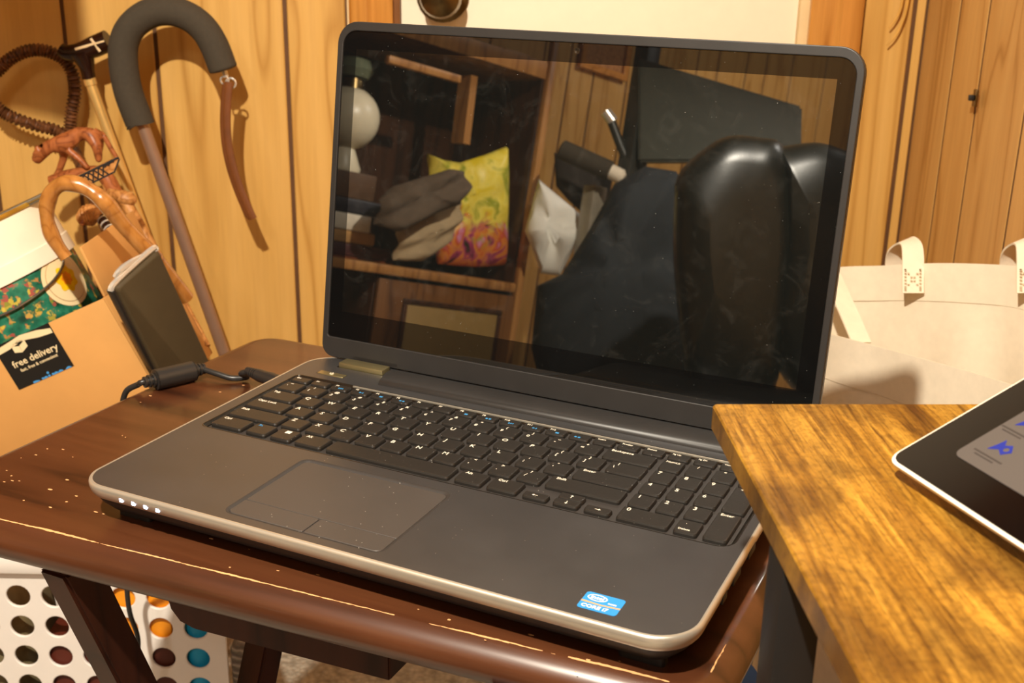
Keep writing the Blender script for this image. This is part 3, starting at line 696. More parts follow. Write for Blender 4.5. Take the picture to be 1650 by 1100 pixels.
bm = loft([[(x, y, z) for x, z in outset(rounded_poly(fp, .012), -.004)] for y in (0, .004)], True, True)
from_bm('bottom_panel', bm, M['basket'], bask, None)
bm = loft([[(x, y, z) for x, z in outset(rounded_poly(fp, .012), o)] for o, y in ((.0, BH), (.0075, BH), (.0085, BH + .002), (.0085, BH + .020), (.006, BH + .023), (-.003, BH + .023), (-.004, BH + .020), (-.004, BH))], False, False, True)
from_bm('rim', bm, M['basket'], bask, None, True)
M['orange'] = plain('orange_card', (240, 150, 24), .5); M['cyan'] = plain('bright_blue_plastic', (20, 158, 206), .4); M['maroon'] = plain('dark_red_card', (84, 30, 16), .5)
M['khaki'] = plain('khaki_cloth', (118, 104, 72), .9, var=.3); M['dark'] = plain('dark_cloth', (34, 30, 28), .9, var=.3)
def rbox(name, label, cat, u0, u1, v0, v1, z0, z1, m, bev=.002): return tag(box_obj(name, u0, u1, v0, v1, z0, z1, m, None, ROOM, bev), label, cat)
rbox('storage_box', 'dark red box seen low through the holes of the white basket', 'box', -.47, -.3365, 1.006, 1.10, .006, .314, M['maroon'])
rbox('orange_box', 'orange box seen through the top right holes of the white basket', 'box', -.412, -.3365, 1.006, 1.07, .3145, .392, M['orange'])
bot = thing('bottle', 'bright blue bottle behind the rightmost holes of the white basket', 'bottle', ROOM @ Matrix.Translation((-.3160, 1.0235, .0055)))
lathe_obj('body', [(0, 0), (.016, 0), (.017, .003), (.017, .332), (.014, .338), (0, .338)], M['cyan'], bot, None, 20)
lathe_obj('cap', [(0, .3382), (.011, .3382), (.011, .36), (0, .36)], M['dark'], bot, None, 14)
def lumpy(name, label, cat, u0, u1, v0, v1, z0, z1, m, seed, amp=.012):
    bm = bmesh.new(); bmesh.ops.create_uvsphere(bm, u_segments=20, v_segments=14, radius=1)
    for v in bm.verts:
        c = v.co; k = [math.copysign(abs(x) ** .6, x) for x in c]; n = noise.noise(c * 2.2 + Vector((seed, 0, 0)))
        v.co = Vector(((u0 + u1) / 2 + (u1 - u0) / 2 * k[0] + amp * n, (v0 + v1) / 2 + (v1 - v0) / 2 * k[1], max(z0, (z0 + z1) / 2 + (z1 - z0) / 2 * k[2] + amp * n)))
    return tag(from_bm(name, bm, m, None, ROOM, True), label, cat)
lumpy('cloth_bundle', 'khaki bundle of cloth behind the left holes of the white basket', 'cloth', -.60, -.485, 1.012, 1.12, .006, .37, M['khaki'], 3)
lumpy('pouch', 'black pouch behind a top hole of the white basket, left of the table leg', 'pouch', -.478, -.413, 1.11, 1.2, .006, .40, M['dark'], 5)
m, nt, b = new_mat('grey_wicker'); M['wicker'] = m
_v = coords(nt, rand=False); wv = N(nt, 'ShaderNodeTexWave', wave_type='BANDS', bands_direction='Z'); nt.links.new(_v, wv.inputs['Vector']); wv.inputs['Scale'].default_value = 40; wv.inputs['Distortion'].default_value = 6; wv.inputs['Detail'].default_value = 3
nt.links.new(ramp(nt, wv.outputs['Fac'], [(0, lin((104, 92, 80))), (1, lin((160, 146, 130)))]), b.inputs['Base Color']); bump(nt, b, wv.outputs['Fac'], 1, .004); b.inputs['Roughness'].default_value = .8
rbox('wicker_bin', 'grey wicker bin standing between the white basket and a table leg', 'bin', -.2795, -.249, 1.0, 1.05, 0, .318, M['wicker'], .008)

# the carton, leaning to the left
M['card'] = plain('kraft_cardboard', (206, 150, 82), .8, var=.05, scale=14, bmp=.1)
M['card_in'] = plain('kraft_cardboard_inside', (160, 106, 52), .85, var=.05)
CV = 1.12
ca = W(166, 481, CV); U_ = ROOM.to_3x3() @ Vector((1, 0, 0)); Z_ = Vector((0, 0, 1))
ax = (U_ * .907 + Z_ * .42).normalized(); ay = (-U_ * .42 + Z_ * .907).normalized()
CM = frame(ca, ax, ay)                            # x right, y up, z towards the viewer, origin at the top right front corner
CW, CH, CD = .30, .135, .185
carton = thing('cardboard_box', 'open brown cardboard box with black delivery tape, leaning at the left', 'box', CM)
box_obj('front_panel', -CW, 0, -CH, 0, -.0035, 0, M['card'], carton, None, .0012)
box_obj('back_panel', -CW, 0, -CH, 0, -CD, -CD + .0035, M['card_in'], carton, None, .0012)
box_obj('side_panel', -.0035, 0, -CH, 0, -CD + .0036, -.0036, M['card'], carton, None, .001)
box_obj('side_panel', -CW, -CW + .0035, -CH, 0, -CD + .0036, -.0036, M['card'], carton, None, .001)
box_obj('bottom_panel', -CW + .0036, -.0036, -CH, -CH + .004, -CD + .0036, -.0036, M['card'], carton, None, .001)
fl = box_obj('flap', -.003, 0, 0, .055, -.175, -.008, M['card'], carton, Matrix.Rotation(math.radians(-4), 4, 'Z'), .001)
M['tape'] = plain('black_printed_tape', (26, 24, 22), .35, var=.06); M['tape_white'] = plain('cream_tape_print', (236, 214, 170), .5, var=.03, bmp=0); M['tape_blue'] = plain('blue_tape_print', (70, 150, 214), .5, var=.03, bmp=0)
tx1, ty0 = -.0640, -.0505
tp = box_obj('tape', tx1 - .066, tx1, ty0, .0004, .0002, .0006, M['tape'], carton, None, 0)
tp['label'] = 'black printed tape down the front of the box'
text_obj('lettering', 'free delivery', .0105, M['tape_white'], tp, Matrix.Translation((tx1 - .031, ty0 + .0255, .0008)), 'CENTER', .00015)
text_obj('lettering', 'fast, free & convenient', .0048, M['tape_white'], tp, Matrix.Translation((tx1 - .031, ty0 + .0175, .0008)), 'CENTER', .00008)
me = text_mesh('prime', .020, 'CENTER', .0003).copy(); bm = bmesh.new(); bm.from_mesh(me)
bmesh.ops.bisect_plane(bm, geom=bm.verts[:] + bm.edges[:] + bm.faces[:], plane_co=(0, .0012, 0), plane_no=(0, -1, 0), clear_outer=True)
from_bm('lettering', bm, M['tape_blue'], tp, Matrix.Translation((tx1 - .025, ty0 - .0012, .0008)), False, False)
plate('box_mark', [[(-.0080, -.0032), (-.0005, -.0058), (.0080, -.0020), (.0080, .0050), (.0010, .0072), (-.0080, .0040)], [(-.0004, -.0052), (-.0001, -.0052), (-.0001, .0012), (-.0004, .0012)], [(-.007, .0036), (-.0006, .0014), (.0066, .0044), (.0008, .0062)][::-1]], .0007, .0009, M['tape_white'], tp, Matrix.Translation((tx1 - .0400, ty0 + .0400, 0)))
plate('swoosh_mark', [[(-.066, -.0022), (-.052, -.0010), (-.040, .0012), (-.046, .0026), (-.034, .0022), (-.016, -.0016), (-.001, -.0030), (-.001, .0022), (-.016, .0062), (-.034, .0084), (-.050, .0060), (-.066, .0040)]], .0007, .0009, M['tape_white'], tp, Matrix.Translation((tx1, -.0075, 0)))

# the tin standing in the carton
m, nt, b = new_mat('green_floral_print'); M['floral'] = m
_v = coords(nt, (1.7, 1.7, 1.7), rand=False); vo = N(nt, 'ShaderNodeTexVoronoi'); nt.links.new(_v, vo.inputs['Vector']); vo.inputs['Scale'].default_value = 95
n1 = noise_tex(nt, _v, 30, 4, .6)
c1 = ramp(nt, n1, [(.35, lin((8, 58, 44))), (.5, lin((24, 104, 80))), (.68, lin((60, 140, 110)))])
fl_ = ramp(nt, vo.outputs['Color'], [(.2, lin((120, 128, 50))), (.45, lin((206, 178, 70))), (.75, lin((160, 80, 70)))])
n2 = noise_tex(nt, _v, 52, 3, .6); msk = ramp(nt, n2, [(.54, (0, 0, 0)), (.60, (1, 1, 1))])
nt.links.new(mixc(nt, msk, c1, fl_), b.inputs['Base Color']); b.inputs['Roughness'].default_value = .35
M['tin_white'] = plain('white_lid_enamel', (240, 228, 206), .35, var=.03); M['gold_line'] = plain('gold_rim', (200, 164, 70), .3, .8)
TR = .083
taxis = W(166, 481, 1.215); tin_o = taxis - ax * (TR + .0085) - ay * (CH - .0045)
TNM = frame(tin_o, ax, -ax.cross(ay))             # z runs up the tin
tin = thing('round_tin', 'green floral round tin with white lid and wire handle in the cardboard box', 'tin', TNM)
H1 = CH - .0045 + .062
lathe_obj('body', [(0, 0), (TR - .001, 0), (TR, .002), (TR, H1 + .002), (0, H1 + .002)], M['floral'], tin, None, 48)
lathe_obj('lid', [(TR + .0003, H1), (TR + .0030, H1), (TR + .0030, H1 + .018), (TR + .0014, H1 + .019), (TR + .0014, H1 + .060), (0, H1 + .060)], M['tin_white'], tin, None, 48)
lathe_obj('lid_rim', [(TR - .001, H1 + .0602), (TR + .0030, H1 + .0600), (TR + .0036, H1 + .0620), (TR + .0030, H1 + .0645), (TR - .001, H1 + .0645)], M['gold_line'], tin, None, 48)
def on_tin(a, z, r=TR + .0004): return (r * math.sin(a), -r * math.cos(a), z)
yloc = TNM.inverted() @ (EYE + ray(110, 455) * ((W(110, 455, 1.14) - EYE).length / ray(110, 455).length))
zc_ = yloc.z; ac = math.asin(max(-.95, min(.95, yloc.x / TR)))
def tin_disc(name, r, m, lift, wob=0, parent=None):
    bm = bmesh.new(); c = bm.verts.new(on_tin(ac, zc_, TR + lift)); prev = first = None; rings = []
    for rr__ in (r * .5, r):
        rings.append([bm.verts.new(on_tin(ac + rr__ * (1 + wob * math.sin(7 * t)) * math.cos(t) / TR, zc_ + rr__ * (1 + wob * math.sin(7 * t)) * math.sin(t), TR + lift)) for t in [k * PI / 24 for k in range(48)]])
    for k in range(48):
        bm.faces.new((c, rings[0][k], rings[0][(k + 1) % 48])); bm.faces.new((rings[0][k], rings[1][k], rings[1][(k + 1) % 48], rings[0][(k + 1) % 48]))
    return from_bm(name, bm, m, parent or tin, None, True)
M['cream_print'] = plain('cream_print', (240, 218, 170), .4, var=.02); M['yellow_print'] = plain('yellow_print', (250, 196, 20), .4, var=.2, scale=140); M['orange_print'] = plain('orange_print', (236, 140, 24), .4, var=.2, scale=120); M['tan_print'] = plain('tan_print', (196, 160, 110), .4)
em = tin_disc('emblem', .030, M['cream_print'], .0006); em['label'] = 'round cream emblem with a yellow flower'
tin_disc('emblem_ring', .0255, M['tan_print'], .0008, 0, em); tin_disc('emblem_ring', .0248, M['cream_print'], .0010, 0, em)
tin_disc('flower', .0140, M['yellow_print'], .0012, .10, em); tin_disc('flower', .0070, M['orange_print'], .0014, .12, em)
M['wire'] = plain('grey_wire', (150, 146, 138), .3, .9)
pts = []
for px_, py_ in ((96, 408), (93, 420), (84, 440), (66, 466), (42, 486), (10, 502), (-26, 510), (-60, 506)):
    q = TNM.inverted() @ W(px_, py_, 1.145); x = max(-TR * .97, min(TR * .97, q.x)); pts.append((x * 1.04, -math.sqrt(TR * TR - x * x) - .0035, q.z))
tube_obj('wire_handle', pts, .0013, M['wire'], tin, 8, 5)

# walking canes leaning on the back wall
M['foam'] = plain('grey_foam_grip', (62, 54, 42), .9, var=.08, scale=200, bmp=.3); M['bronze'] = plain('bronze_shaft', (170, 140, 120), .34, .6, var=.05)
M['leather'] = plain('brown_leather', (112, 62, 24), .5, var=.15); M['brass'] = plain('polished_brass', (240, 200, 124), .30, .6, var=.06); M['chrome'] = plain('chrome', (226, 222, 214), .2, .6, var=.03)
M['ebony'] = plain('dark_polished_wood', (34, 14, 8), .25, var=.2); M['carved_dark'] = wood('dark_carved_wood', ((52, 28, 14), (90, 54, 28), (116, 72, 40)), grain=(1, 1, 1), scale=30, rough=.5, hue_var=.03)
M['carved_red'] = wood('reddish_carved_wood', ((120, 62, 30), (156, 88, 46), (176, 104, 58)), grain=(1, 1, 1), scale=40, rough=.4, hue_var=.03)
M['crook'] = wood('varnished_cane_wood', ((158, 100, 44), (176, 116, 54), (188, 128, 64)), grain=(1, 1, 1), scale=26, rough=.22, coat=.5, hue_var=.03)
M['tan_wood'] = wood('tan_carved_wood', ((150, 96, 44), (186, 126, 66), (204, 146, 84)), grain=(1, 1, 1), scale=40, rough=.5, hue_var=.03)
M['inlay'] = plain('pale_inlay', (226, 196, 150), .4, var=.05, bmp=0)
def floor_at(px, py):
    return on_z(px, py, .0)
def cane(name, label, base): return thing(name, label, 'cane', base)
def sub(o, root):
    o.parent = root; o.matrix_parent_inverse = Matrix.Identity(4); o.matrix_basis = Matrix.Translation(-root.location); return o
def shaft_to_floor(a, b, vmax=1.50):              # carry the line a-b (picture points) on to the floor near the wall
    return None
tipA = W(521, 1052, 1.49); tipA.z = .012
c1_ = cane('walking_cane', 'bronze walking cane with grey foam crook grip and brown wrist strap', tipA)
grip = [W(px, py, 1.47) for px, py in ((224.8, 198), (224, 195), (207, 148.5), (199, 104), (200, 69), (214, 41), (242, 21.5), (273, 17.5), (304, 27), (328, 46), (345, 73), (358, 106), (361, 114))]
sub(tube_obj('foam_grip', grip, lambda t: .0178 if .02 < t < .93 else (.0158 if t < .5 else .0178 - .0075 * ((t - .93) / .07) ** 2), M['foam'], None, 18), c1_)
sub(tube_obj('shaft', [W(226, 190, 1.47), tipA + Vector((0, 0, .01))], .0080, M['bronze'], None, 14, 0), c1_)
sub(tube_obj('rubber_tip', [tipA, tipA + (W(226, 190, 1.47) - tipA).normalized() * .04], .0115, M['black'], None, 14, 0), c1_)
bm = bmesh.new(); e = W(361, 114, 1.47)
tube(bm, [e, W(364, 124, 1.47)], .0035, 8)
for cx_, cy_, r_ in ((362, 129, .0050), (372, 134, .0062)):
    c = W(cx_, cy_, 1.468); tube(bm, [c + U_ * (r_ * math.cos(t)) + Z_ * (r_ * math.sin(t)) for t in [k * PI / 8 for k in range(17)]], .0012, 6)
sub(from_bm('clip', bm, M['chrome'], None, None, True), c1_)
strap = [W(px, py, 1.468) for px, py in ((366, 134), (363, 170), (362.5, 205), (366, 240), (374, 275), (386, 310), (398, 338), (405, 353))]
s_ = sub(tube_obj('wrist_strap', strap, lambda t: (.0062, .0017) if t < .93 else (.0062 * (1 - (t - .93) * 8), .0017), M['leather'], None, 12, 6, True, U_), c1_)
sub(tube_obj('wrist_strap', [q + U_ * .004 - fwd * .006 for q in strap], (lambda t: (.0050, .0014)), M['leather'], None, 12, 6, True, U_), c1_)

tipB = W(470, 1036, 1.49); tipB.z = .012
c2_ = cane('walking_cane', 'brass shafted cane with black T-shaped handle and pale cross inlay', tipB)
hd = [W(px, py, 1.485) for px, py in ((97, 79), (109, 85), (128, 84), (150, 76), (166, 69), (175, 65))]
sub(tube_obj('handle', hd, lambda t: .0080 + .0052 * min(1, t * 1.6), M['ebony'], None, 14), c2_)
sub(tube_obj('handle_neck', [W(132, 86, 1.485), W(139, 104, 1.485), W(143.5, 127, 1.485)], lambda t: .0150 - .0068 * min(1, t * 1.4), M['ebony'], None, 14), c2_)
bm = bmesh.new()
for a_, b_ in (((121, 79.5), (168, 66)), ((146, 62), (161, 83))): tube(bm, [W(*a_, 1.4725), W(*b_, 1.4725)], (lambda t: (.0016, .0006)), 6)
sub(from_bm('inlay', bm, M['inlay'], None, None), c2_)
sub(tube_obj('collar', [W(143, 124, 1.485), W(147, 137, 1.485)], .0080, M['brass'], None, 14, 0), c2_)
sub(tube_obj('shaft', [W(146, 135, 1.485), tipB], .0066, M['brass'], None, 14, 0), c2_)

tipC = W(440, 1030, 1.49); tipC.z = .012
c3_ = cane('walking_cane', 'dark carved cane whose ribbed handle bends into a closed loop', tipC)
lp = [(112, 226), (113, 205), (116, 178), (121, 148), (117, 119), (101, 95), (74, 82), (45, 82), (18, 94), (0, 110), (-18, 130), (-20, 152), (0, 176), (16, 187), (54, 201), (90, 210), (112, 224)]
path = spline([W(px, py, 1.50) for px, py in lp], 22)
sub(tube_obj('loop_handle', path, lambda t: .0072 + .0016 * math.sin(t * 2 * PI * 78), M['carved_dark'], None, 12, 0), c3_)
sub(tube_obj('shaft', [W(112, 218, 1.50), W(150, 320, 1.505), tipC], .0072, M['carved_dark'], None, 12, 0), c3_)

LVV = 1.40
tipD = W(300, 640, 1.20)
c4_ = cane('carved_cane', 'reddish wooden cane topped by a carved prowling big cat', tipD)
g = lambda x, y, dv=0: W(x / 3.665, 40 + y / 3.665, LVV + dv)
LIONV = [g(440, 660), g(520, 622), g(555, 650), g(370, 690), g(300, 705), g(245, 755), g(205, 812), g(215, 712, -.005),
         g(575, 720, -.008), g(585, 815, -.008), g(590, 690, .012), g(575, 800, .014), g(395, 735, -.008), g(455, 780, -.010), g(525, 850, -.010), g(378, 780, .010), g(350, 860, .010), g(325, 905, .010),
         g(610, 650, .004), g(655, 730, .004), g(700, 800, .004), g(228, 745, -.006)]
LIONE = [(0, 1), (1, 2), (0, 3), (3, 4), (4, 5), (5, 6), (5, 21), (21, 7), (1, 8), (8, 9), (2, 10), (10, 11), (3, 12), (12, 13), (13, 14), (3, 15), (15, 16), (16, 17), (2, 18), (18, 19), (19, 20)]
LIONR = [.0094, .0100, .0078, .0092, .0085, .0092, .0060, .0026, .0066, .0038, .0060, .0038, .0052, .0040, .0036, .0050, .0042, .0040, .0034, .0032, .0028, .0040]
sub(skin_mesh('big_cat', LIONV, LIONE, LIONR, M['carved_red']), c4_)
sub(tube_obj('handle_base', [g(300, 925), g(420, 890), g(600, 880), g(680, 1000)], lambda t: .0070 + .003 * t, M['carved_red'], None, 12), c4_)
sub(tube_obj('shaft', [g(640, 930), W(215, 395, LVV), tipD], .0088, M['tan_wood'], None, 12, 0), c4_)

tipE = W(300, 480, 1.17)
c5_ = cane('crook_cane', 'glossy orange-brown crook-handled wooden cane beside the white-lidded tin', tipE)
cv = 1.115
ck = [(252, 419, 1.14), (240, 406, 1.135), (200, 364, 1.125), (172, 329, cv), (152, 311, cv), (128, 298, cv), (104, 295.5, cv), (86, 306, cv), (77, 326, cv), (75.5, 348, cv), (80, 370, cv), (90, 391, cv), (107, 415, cv)]
sub(tube_obj('crook_handle', [W(*q) for q in ck], lambda t: .0087 - .0018 * t + (.0006 * math.sin(t * 31)), M['crook'], None, 16), c5_)
sub(tube_obj('shaft', [W(246, 412, 1.138), tipE], .0084, M['crook'], None, 14, 0), c5_)

tipF = W(262, 489, 1.20)
c6_ = cane('knob_cane', 'cane with a ridged acorn-shaped wooden knob and black silver-banded shaft', tipF)
sub(tube_obj('knob', [W(px, py, 1.29) for px, py in ((125, 352), (133, 350), (142, 347), (150, 346), (158, 347), (167, 352))], lambda t: max(.003, .0125 * math.sin(PI * (t * .85 + .1))) + .0006 * math.sin(t * 60), M['tan_wood'], None, 16), c6_)
sub(tube_obj('knob_tip', [W(138, 352, 1.285), W(130, 362, 1.28)], lambda t: .006 - .003 * t, M['carved_red'], None, 10, 0), c6_)
sub(tube_obj('shaft', [W(164, 351, 1.29), W(212, 418, 1.25), tipF], .0066, M['ebony'], None, 12, 0), c6_)
bm = bmesh.new()
for k in range(9):
    a_ = W(164, 351, 1.29).lerp(W(212, 418, 1.25), .05 + k * .11); d_ = (W(212, 418, 1.25) - W(164, 351, 1.29)).normalized(); tube(bm, [a_ - d_ * .001, a_ + d_ * .001], .0071, 12)
sub(from_bm('silver_band', bm, M['chrome'], None, None, True), c6_)

tipG = W(330, 560, 1.30)
c7_ = cane('knob_cane', 'tan wooden cane with a blocky carved knob, right of the ridged acorn knob', tipG)
bm = bmesh.new(); bmesh.ops.create_icosphere(bm, subdivisions=3, radius=1); kc = W(202, 319, 1.37)
for v in bm.verts:
    c = v.co.copy(); n_ = 1 + .22 * noise.noise(c * 1.7); v.co = kc + ax * 0 + U_ * (c.x * .0145 * n_) + Z_ * (c.z * .0092 * n_ - c.x * .003) + (ROOM.to_3x3() @ Vector((0, 1, 0))) * (c.y * .010)
sub(from_bm('knob', bm, M['tan_wood'], None, None, True), c7_)
sub(tube_obj('knob_neck', [W(174, 312, 1.36), W(186, 314, 1.365), W(198, 319, 1.37)], .0066, M['tan_wood'], None, 12), c7_)
sub(tube_obj('shaft', [W(200, 322, 1.37), W(245, 400, 1.36), tipG], .0074, M['tan_wood'], None, 12, 0), c7_)

sv0, sv1 = W(-40, 363, 1.17), W(190, 252, 1.24)
M['slat'] = plain('grey_lacquered_slat', (104, 94, 76), .35, var=.1)
SLM = frame(sv0, sv1 - sv0, Z_)
SL = (sv1 - sv0).length
slat = thing('lattice_stick', 'flat stick with a black and tan lattice end lying above the white tin lid', 'stick', SLM)
box_obj('stick_body', 0, SL * .66, -.0060, 0, -.003, .003, M['slat'], slat, None, .001)
box_obj('gold_edge', 0, SL * .64, -.0032, -.0022, .003, .0036, M['gold_line'], slat, None, 0)
plate('lattice_end', [[(SL * .60, -.0060), (SL * .66, -.0130), (SL * .93, -.0130), (SL, -.0018), (SL, .0), (SL * .60, 0)]], -.003, .0022, M['tan_wood'], slat, None, .0004)
bm = bmesh.new()
for k in range(9):
    x = SL * (.635 + .036 * k)
    for sgn in (1, -1):
        h = min(.0120, max(.002, (SL - x) * .2)) if k > 6 else .0115
        tube(bm, [(x, -.0008 if sgn > 0 else -h, .0026), (x + .006, -h if sgn > 0 else -.0008, .0026)], .0008, 6)
tube(bm, [(SL * .60, -.0006, .0024), (SL, -.0006, .0024)], .0011, 6); tube(bm, [(SL * .64, -.0126, .0024), (SL * .93, -.0126, .0024), (SL, -.0022, .0024)], .0010, 6)
from_bm('lattice_bars', bm, M['dark'], slat, None)

# the dark slab case leaning at the back left of the table
k0, k1, k2 = W(188, 466, 1.075), W(255, 406, 1.120), W(249, 609, 1.118)
KM = frame(k0, k1 - k0, k0 - k2); KW_ = (k1 - k0).length
case = thing('slab_case', 'flat dark brown-grey case with chrome top edge leaning behind the tray table', 'case', KM)
M['case'] = plain('dark_olive_grey_case', (74, 62, 42), .6, var=.05, spec=.25); M['case_edge'] = plain('dark_case_edge', (30, 26, 24), .3, var=.1)
bm = loft([[(*q, z) for q in rr(i, KW_ * 1.04 - i, -.27 + i, 0 - i, .004, 4)] for i, z in ((.003, -.0130), (0, -.0105), (0, -.003), (.002, -.0005), (.003, 0))], True, True)
from_bm('body', bm, M['case'], case, None, True)
box_obj('edge_strip', -.0045, -.0002, -.265, -.001, -.0115, -.001, M['case_edge'], case, None, .0015)
bm = bmesh.new(); tube(bm, spline([(-.003, -.002, -.006), (.004, .0022, -.006), (.03, .0034, -.006), (KW_, .0028, -.006), (KW_ * 1.03, -.001, -.006)], 6), (lambda t: .0032), 8)
tube(bm, spline([(.008, .006, -.008), (.016, .0085, -.007), (.032, .0075, -.007), (.046, .0045, -.007)], 6), (lambda t: .0036 * (1 - abs(t - .45))), 8)
from_bm('chrome_top', bm, M['chrome'], case, None, True)

# ------------------------------------------------------------------ the cloth bag on the right, other small things
M['nonwoven'] = plain('cream_nonwoven_fabric', (236, 222, 198), .85, var=.04, scale=90, bmp=.25)
bagL = [P(1255, 446, 1.36), P(1345, 431, 1.29), P(1420, 428, 1.255), P(1500, 424, 1.21), P(1575, 425, 1.165), P(1650, 430, 1.12), P(1712, 446, 1.075)]
bagF = [P(1250, 515, 1.25), P(1350, 541, 1.155), P(1430, 562, 1.10), P(1500, 581, 1.05), P(1575, 602, 1.00), P(1650, 626, .95), P(1690, 640, .925)]
rim = spline(bagL, 5) + spline(bagF[::-1], 5)
ctr = sum(rim, Vector()) / len(rim)
def bag_ring(f, z=None, seed=0):
    out = []
    for k, p_ in enumerate(rim):
        q = Vector((ctr.x + (p_.x - ctr.x) * (1 - .12 * f), ctr.y + (p_.y - ctr.y) * (1 - .12 * f), p_.z * (1 - f)))
        n_ = noise.noise(Vector((k * .22, f * 4, 1.7))) * .012 * min(1, f * 6); q += (Vector((ctr.x, ctr.y, 0)) - Vector((q.x, q.y, 0))).normalized() * n_
        out.append(q)
    return out
bagO = Vector((ctr.x, ctr.y, 0)); bag = thing('tote_bag', 'large cream fabric tote bag standing open behind the side table', 'bag', bagO)
bm = loft([bag_ring(f) for f in (0, .03, .07, .12, .2, .32, .45, .6, .75, .9, .995)], False, True)
o = sub(from_bm('body', bm, M['nonwoven'], None, None, True), bag)
sol = o.modifiers.new('thickness', 'SOLIDIFY'); sol.thickness = .0012; sol.offset = 0
nb = len(spline(bagL, 5))
def hem(idx0, idx1, toward, depth, name='hem'):
    bm = bmesh.new(); a = bag_ring(0); b_ = bag_ring(depth)
    dirv = toward
    top = [bm.verts.new(a[i] + dirv + Vector((0, 0, .0006))) for i in range(idx0, idx1)]; bot_ = [bm.verts.new(a[i].lerp(b_[i], 1) + dirv) for i in range(idx0, idx1)]; bo2 = [bm.verts.new(b_[i] + dirv * .2 - Vector((0, 0, .0012))) for i in range(idx0, idx1)]
    for i in range(len(top) - 1): bm.faces.new((top[i], top[i + 1], bot_[i + 1], bot_[i])); bm.faces.new((bot_[i], bot_[i + 1], bo2[i + 1], bo2[i]))
    return sub(from_bm(name, bm, M['nonwoven'], None, None, True), bag)
tocam = Vector((-fwd.x, -fwd.y, 0)).normalized()
hem(1, nb - 1, tocam * .0030, .058); hem(nb + 1, len(rim) - 1, tocam * .0034, .075)
def ribbon(name, pts, widths, th=.0009, parent=None):
    c = spline(pts, 6); wv_ = spline(widths, 6); bm = bmesh.new(); rings = []
    for i, q in enumerate(c):
        t = (c[min(i + 1, len(c) - 1)] - c[max(i - 1, 0)]).normalized(); n_ = t.cross(wv_[i]).normalized() * th
        rings.append([q - wv_[i] / 2 - n_, q + wv_[i] / 2 - n_, q + wv_[i] / 2 + n_, q - wv_[i] / 2 + n_])
    loft(rings, True, True, bm=bm); return sub(from_bm(name, bm, M['nonwoven'], None, None, True), bag)
hw = rgt * .0225; hd_ = (fwd * .020 + rgt * .006)
def handle(px, d):
    k = .0
    return ribbon('handle', [P(px, 472, d - .012), P(px, 440, d - .010), P(px, 412, d - .004), P(px - 3, 393, d + .004), P(px - 14, 388, d + .018), P(px - 26, 400, d + .034), P(px - 29, 425, d + .048), P(px - 28, 470, d + .056)],
                  [hw, hw, hw, hw * .95 + upv * .002, hw * .85 + upv * .008, hw * .85 + upv * .007, hw * .95, hw])
handle(1471, 1.225); handle(1657, 1.115)
ribbon('handle', [P(1338, 440, 1.22), P(1352, 470, 1.20), P(1370, 510, 1.18), P(1388, 552, 1.16)], [rgt * .021 + fwd * .006] * 4)
bm = bmesh.new()
for px0, d0 in ((1471, 1.225), (1657, 1.115)):
    for k in range(7):
        for sx in (-1, 1):
            c = P(px0 + sx * 12, 434 + k * 5.5, d0 - .0140); add_box(bm, c.x - .0011, c.x + .0011, c.y - .0008, c.y + .0008, c.z - .0004, c.z + .0004)
    for k in range(6):
        for sx in (-1, 1):
            c = P(px0 + sx * (12 - k * 4.8), 434 + k * 6, d0 - .0140); add_box(bm, c.x - .0010, c.x + .0010, c.y - .0008, c.y + .0008, c.z - .0005, c.z + .0005)
M['stitch'] = plain('stitch_marks', (206, 188, 158), .9)
o = sub(from_bm('stitching', bm, M['stitch'], None, None), bag); o['kind'] = 'stuff'

M['straw'] = plain('dry_straw', (206, 152, 60), .6, var=.15)
straw = thing('straw_strands', 'two dry straw strands hanging from a nail by the right door casing', 'straw', ROOM @ Matrix.Translation((.522 - .03, VB - .01, 1.0)))
so = straw.matrix_world.inverted()
for k, pl in enumerate((((1462, -62), (1459, -40), (1455, -5), (1450, 18), (1440, 36), (1432, 45)), ((1466, -62), (1467, -30), (1463, 0), (1457, 28), (1444, 56), (1429, 73)))):
    o = tube_obj('strand', [so @ W(px, py, VB - .012) for px, py in pl], lambda t: .0024 * (1 - .6 * t), M['straw'], straw, 8)
o = tube_obj('nail', [so @ W(1464, -62, VB - .0005), so @ W(1464, -62, VB - .022)], .0016, M['brass_dark'], straw, 8, 0)
hk = W(1575, 158, 1.0); hq = ray(1575, 158); hv = v_of(1575, 158)
hp = W(1575, 158, hv)
hook = thing('wall_hook', 'small dark metal clip on the plank joint of the right wall', 'hook', frame(hp, ROOM.to_3x3() @ Vector((0, 1, 0)), Z_))
for a_, b_, c_, d_ in ((-.004, .004, -.010, -.004), (-.004, .004, .003, .009), (-.0018, .0018, -.004, .003)):
    pass
box_obj('plate', -.0045, .0045, -.0095, .0095, -.004, -.0006, M['brass_dark'], hook, None, .0006)
box_obj('catch', -.0025, .0025, -.0030, .0035, -.010, -.0042, M['black'], hook, None, .0008)

bl = P(1128, 1120, 1.02)
M['blue'] = plain('blue_fabric', (10, 66, 138), .7, var=.12)
bm = bmesh.new(); prof = [(.0, .0), (.105, .0), (.118, .02), (.114, .14), (.098, .26), (.078, .34), (.050, .385), (.0, .40)]
lathe(bm, prof, 32)
for v in bm.verts:
    n_ = noise.noise(v.co * 7); v.co.x *= 1 + .08 * n_; v.co.y *= 1 + .08 * n_
tag(from_bm('cloth_sack', bm, M['blue'], None, Matrix.Translation((bl.x, bl.y, 0)), True), 'blue cloth sack on the floor behind the right end of the tray table', 'sack')

